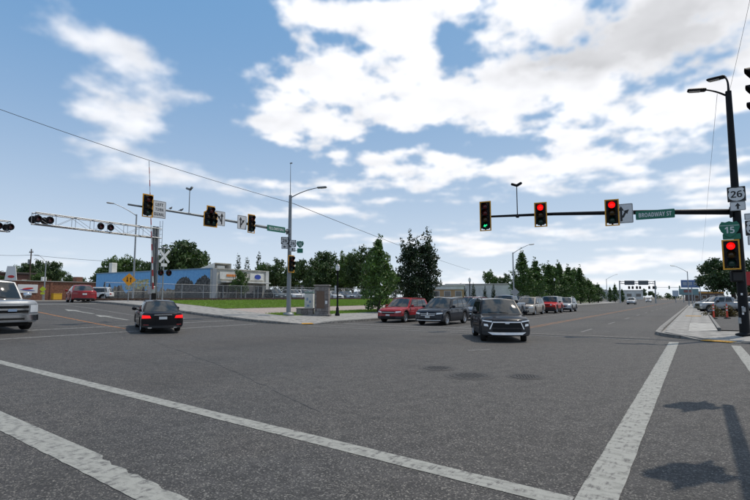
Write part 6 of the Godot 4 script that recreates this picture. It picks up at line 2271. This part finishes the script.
func build_vehicles() -> void:
	paint("black_paint", 0.008, 0.008, 0.010)
	paint("ink_paint", 0.012, 0.015, 0.022)
	paint("silver_paint", 0.30, 0.31, 0.32, 0.5)
	paint("grey_blue_paint", 0.13, 0.16, 0.20, 0.5)
	paint("tan_paint", 0.38, 0.34, 0.29, 0.4)
	paint("red_paint", 0.28, 0.018, 0.022)
	paint("maroon_paint", 0.14, 0.010, 0.016, 0.2)
	paint("white_paint_car", 0.62, 0.62, 0.61)
	paint("boxy_red", 0.42, 0.02, 0.015)
	paint("dark_green_paint", 0.03, 0.045, 0.05, 0.3)

	# black crossover coming through the junction
	var w := 1.81 * 0.5
	var S := suv("black_paint", 4.41, 1.81, 1.66, {"handle": "black_paint", "rails": "cladding", "steer": -0.25, "nb": 0.30})
	var hd := 1.66 * 0.60
	S.front = [
		["grille", "under", [Vector2(-w * 0.66, hd * 0.56), Vector2(w * 0.66, hd * 0.56), Vector2(w * 0.54, hd * 0.765), Vector2(-w * 0.54, hd * 0.765)], 0.012, false, false],
		["upper_trim", "chrome", [Vector2(-w * 0.58, hd * 0.745), Vector2(w * 0.58, hd * 0.745), Vector2(w * 0.60, hd * 0.79), Vector2(-w * 0.60, hd * 0.79)], 0.03, false, false],
		["emblem", "rim", [Vector2(-0.07, hd * 0.70), Vector2(0.07, hd * 0.70), Vector2(0.09, hd * 0.745), Vector2(-0.09, hd * 0.745)], 0.03, false, false],
		["running_light", "headlamp", [Vector2(w * 0.60, hd * 0.755), Vector2(w * 0.97, hd * 0.80), Vector2(w * 0.97, hd * 0.84), Vector2(w * 0.62, hd * 0.81)], 0.02, false, true],
		["headlight", "headlamp", [Vector2(w * 0.76, hd * 0.60), Vector2(w * 0.93, hd * 0.62), Vector2(w * 0.93, hd * 0.70), Vector2(w * 0.78, hd * 0.69)], 0.018, false, true],
		["side_trim", "chrome", [Vector2(w * 0.68, hd * 0.50), Vector2(w * 0.73, hd * 0.50), Vector2(w * 0.61, hd * 0.745), Vector2(w * 0.57, hd * 0.745)], 0.025, false, true],
		["lower_grille", "under", rect(-w * 0.6, w * 0.6, hd * 0.40, hd * 0.52), 0.014, false, false],
		["skid_plate", "chrome", [Vector2(-w * 0.62, hd * 0.29), Vector2(w * 0.62, hd * 0.29), Vector2(w * 0.80, hd * 0.385), Vector2(-w * 0.80, hd * 0.385)], 0.035, false, false],
		["taillight", "tail_red", rect(w * 0.6, w * 0.95, 0.80, 0.93), 0.014, true, true],
	]
	car(S, "suv_car", "shiny black crossover driving through the middle of the junction", "car", Vector3(-7.15, 0, -20.75), Vector2(0.475, 0.88))

	# black sedan leaving to the left, brake lights on
	S = sedan("black_paint", 4.60, 1.78, 1.45, {"handle": "black_paint"})
	w = 1.78 * 0.5
	var bl := 1.45 * 0.64
	S.front = [
		["taillight", "brake_lit", [Vector2(w * 0.56, bl * 0.76), Vector2(w * 0.98, bl * 0.74), Vector2(w * 0.97, bl * 0.90), Vector2(w * 0.62, bl * 0.885)], 0.016, true, true],
		["trunk_strip", "chrome", rect(-w * 0.42, w * 0.42, bl * 0.905, bl * 0.93), 0.02, true, false],
		["license_plate", "plate_white", rect(-0.17, 0.17, bl * 0.70, bl * 0.83), 0.022, true, false],
		["bumper_seam", "under", rect(-w * 0.96, w * 0.96, bl * 0.615, bl * 0.625), 0.006, true, false],
		["rear_valance", "cladding", rect(-w * 0.8, w * 0.8, bl * 0.28, bl * 0.40), 0.012, true, false],
		["exhaust", "chrome", rect(w * 0.52, w * 0.70, bl * 0.27, bl * 0.32), 0.03, true, true],
		["reflector", "tail_red", rect(w * 0.66, w * 0.90, bl * 0.42, bl * 0.45), 0.012, true, true],
		["headlight", "headlamp", rect(w * 0.55, w * 0.92, 0.58, 0.68), 0.014, false, true],
		["grille", "under", rect(-w * 0.4, w * 0.4, 0.45, 0.68), 0.012, false, false],
	]
	var hs := Vector2(-0.885, -0.465).normalized()
	car(S, "sedan_car", "black sedan driving away to the left with glowing brake lights", "car", Vector3(-22.55, ground_h(-22.3) + 0.02, -15.2), hs, "", 0.035)

	# silver pickup at the left edge
	S = pickup("silver_paint", 6.4, 2.08, 2.12, {"handle": "chrome", "mirror_paint": "chrome", "r": 0.44})
	var t := car(S, "pickup_truck", "silver pickup with chrome grille facing the junction at the left edge", "pickup", Vector3(-27.2, ground_h(-27.2) - 0.02, -9.55), Vector2(1.0, 0.02), "", -0.035)
	bed(t, S)
	panel("oval_badge", mats["mark_blue"], S, [Vector2(-0.16, 0.86), Vector2(0.16, 0.86), Vector2(0.16, 0.96), Vector2(-0.16, 0.96)], 0.045, false, t)

	# waiting traffic on the far side
	S = suv("red_paint", 4.87, 1.86, 1.68, {"rails": "cladding"})
	car(S, "suv_car", "dark red wagon waiting nearest the kerb, first in the queue", "car", gset([-17.75, -31.6]), Vector2(0.03, 1), "cars queuing at the far stop line")
	S = suv("ink_paint", 4.8, 1.89, 1.70, {"rails": "steel"})
	w = 1.89 * 0.5
	S.front.append(["grille_bar", "chrome", rect(-w * 0.5, w * 0.5, 1.02 * 0.60, 1.02 * 0.63), 0.024, false, false])
	S.front.append(["emblem", "chrome", rect(-0.03, 0.03, 1.02 * 0.62, 1.02 * 0.78), 0.03, false, false])
	S.front.append(["lower_trim", "chrome", rect(-w * 0.85, w * 0.85, 0.31, 0.335), 0.02, false, false])
	car(S, "suv_car", "black luxury SUV with chrome grille, first in the queue beside the red wagon", "car", gset([-13.95, -30.0]), Vector2(0.02, 1), "cars queuing at the far stop line")
	S = suv("grey_blue_paint", 4.6, 1.84, 1.62)
	car(S, "suv_car", "grey-blue crossover behind the black luxury SUV", "car", gset([-14.3, -37.6]), Vector2(0.02, 1), "cars queuing at the far stop line")
	S = suv("maroon_paint", 4.9, 1.92, 1.76)
	car(S, "suv_car", "maroon SUV in the kerb lane, mostly hidden by the grey-blue crossover", "car", gset([-17.2, -43.0]), Vector2(0.0, 1), "cars queuing at the far stop line")
	S = pickup("grey_blue_paint", 5.8, 2.0, 1.92)
	t = car(S, "pickup_truck", "pale blue pickup behind the black crossover's roof", "pickup", gset([-14.8, -45.6]), Vector2(0.02, 1), "cars queuing at the far stop line")
	bed(t, S)
	# minivan
	S = suv("tan_paint", 5.1, 1.99, 1.75, {"clad": false, "rails": "steel", "a0": 0.95, "a1": 2.0, "side": [[0.10, 0.33], [0.36, 0.63], [0.66, 0.93]]})
	car(S, "minivan", "tan minivan in the queue before the red off-road car", "car", gset([-14.3, -51.2]), Vector2(0.02, 1), "cars queuing at the far stop line")
	S = suv("ink_paint", 5.0, 2.0, 1.88)
	car(S, "suv_car", "dark SUV in the kerb lane behind the tan minivan", "car", gset([-17.3, -57.6]), Vector2(0.0, 1), "cars queuing at the far stop line")
	# boxy off-roader, white hard top
	S = suv("boxy_red", 4.3, 1.85, 1.86, {"roof_paint": "white_paint_car", "rails": "", "nb": 0.08, "tb": 0.05, "rake": 0.0, "trake": 0.0, "r": 0.40, "a0": 1.45, "a1": 1.72, "c1": 4.1, "c0": 4.22, "wt": 0.84, "side": [[0.05, 0.36], [0.40, 0.68], [0.72, 0.96]], "mirror_paint": "cladding"})
	w = 1.85 * 0.5
	S.front = [["grille", "boxy_red", rect(-w * 0.6, w * 0.6, 0.74, 1.02), 0.02, false, false], ["bumper", "cladding", rect(-w * 0.95, w * 0.95, 0.50, 0.66), 0.10, false, false], ["headlight", "headlamp", rect(w * 0.40, w * 0.58, 0.84, 0.99), 0.03, false, true], ["taillight", "tail_red", rect(w * 0.8, w * 0.97, 0.75, 0.98), 0.02, true, true]]
	for k in 7:
		S.front.append(["grille_slot", "under", rect(-0.22 + k * 0.07, -0.185 + k * 0.07, 0.78, 0.98), 0.024, false, false])
	car(S, "off_road_car", "red boxy off-road car with white hard top in the queue", "car", gset([-13.8, -58.0]), Vector2(0.02, 1), "cars queuing at the far stop line")
	S = suv("silver_paint", 4.55, 1.82, 1.72)
	car(S, "suv_car", "silver SUV last in the queue behind the red off-road car", "car", gset([-13.5, -64.4]), Vector2(0.02, 1), "cars queuing at the far stop line")
	S = suv("white_paint_car", 4.7, 1.85, 1.7)
	car(S, "suv_car", "white car with dark windows coming from under the far gantry", "car", gset([-13.8, -140.0]), Vector2(0, 1), "distant cars on the wide street")
	S = sedan("white_paint_car", 4.7, 1.85, 1.5)
	car(S, "sedan_car", "tiny white car far beyond the gantry", "car", gset([-15.4, -215.0]), Vector2(0, 1), "distant cars on the wide street")

	# beyond the crossing
	S = sedan("red_paint", 4.7, 1.84, 1.47)
	car(S, "sedan_car", "red sedan seen from behind, climbing toward the brick building", "car", gset([-45.0, -22.9]), Vector2(-0.94, -0.34))
	S = suv("white_paint_car", 4.3, 1.78, 1.6)
	car(S, "suv_car", "small white car at the left end of the mural wall", "car", gset([-60.0, -32.0]), Vector2(-0.7, 0.7))

	# parked behind the fence
	var g := "cars parked behind the chain-link fence"
	var spots := [["white_paint_car", -0.142, 79.0, "first from the monument, white"], ["silver_paint", -0.122, 82.0, "second, silver"], ["white_paint_car", -0.083, 84.0, "white, left of the black lamp post"], ["grey_blue_paint", -0.058, 86.0, "blue-grey, just right of the black lamp post"], ["silver_paint", -0.030, 90.0, "silver, nearest the bright street tree"], ["white_paint_car", -0.165, 78.0, "white, behind the grey signal pole"], ["dark_green_paint", -0.20, 76.0, "dark, left of the grey signal pole"]]
	for q in spots:
		S = sedan(q[0], 4.6, 1.82, 1.48) if q[1] > -0.1 else suv(q[0], 4.6, 1.85, 1.65)
		car(S, "parked_car", "car parked behind the fence: %s" % q[3], "car", pos_at(q[1], q[2]), Vector2(0.85, 0.5 + q[1]).normalized(), g)
	# parked on the right
	g = "vehicles parked on the right"
	S = pickup("silver_paint", 5.7, 1.95, 1.80)
	var p := pos_at(0.695, 57.0)
	t = car(S, "pickup_truck", "silver pickup parked sideways behind the orange posts", "pickup", p + Vector3(0, 0.04, 0), Vector2(-0.93, 0.35).normalized(), g)
	bed(t, S)
	S = sedan("white_paint_car", 4.7, 1.85, 1.48)
	car(S, "sedan_car", "white car parked just left of the silver pickup's hood", "car", pos_at(0.664, 74.0) + Vector3(0, 0.04, 0), Vector2(-0.6, 0.8), g)
	S = suv("silver_paint", 4.8, 1.9, 1.75)
	car(S, "suv_car", "silver SUV parked behind the pickup under the big tree", "car", pos_at(0.676, 66.0) + Vector3(0, 0.04, 0), Vector2(-0.85, 0.5), g)
	S = suv("white_paint_car", 4.8, 1.9, 1.8)
	car(S, "suv_car", "white SUV parked at the pickup's tail beside the black pole", "car", pos_at(0.735, 62.0) + Vector3(0, 0.04, 0), Vector2(-0.85, 0.5), g)
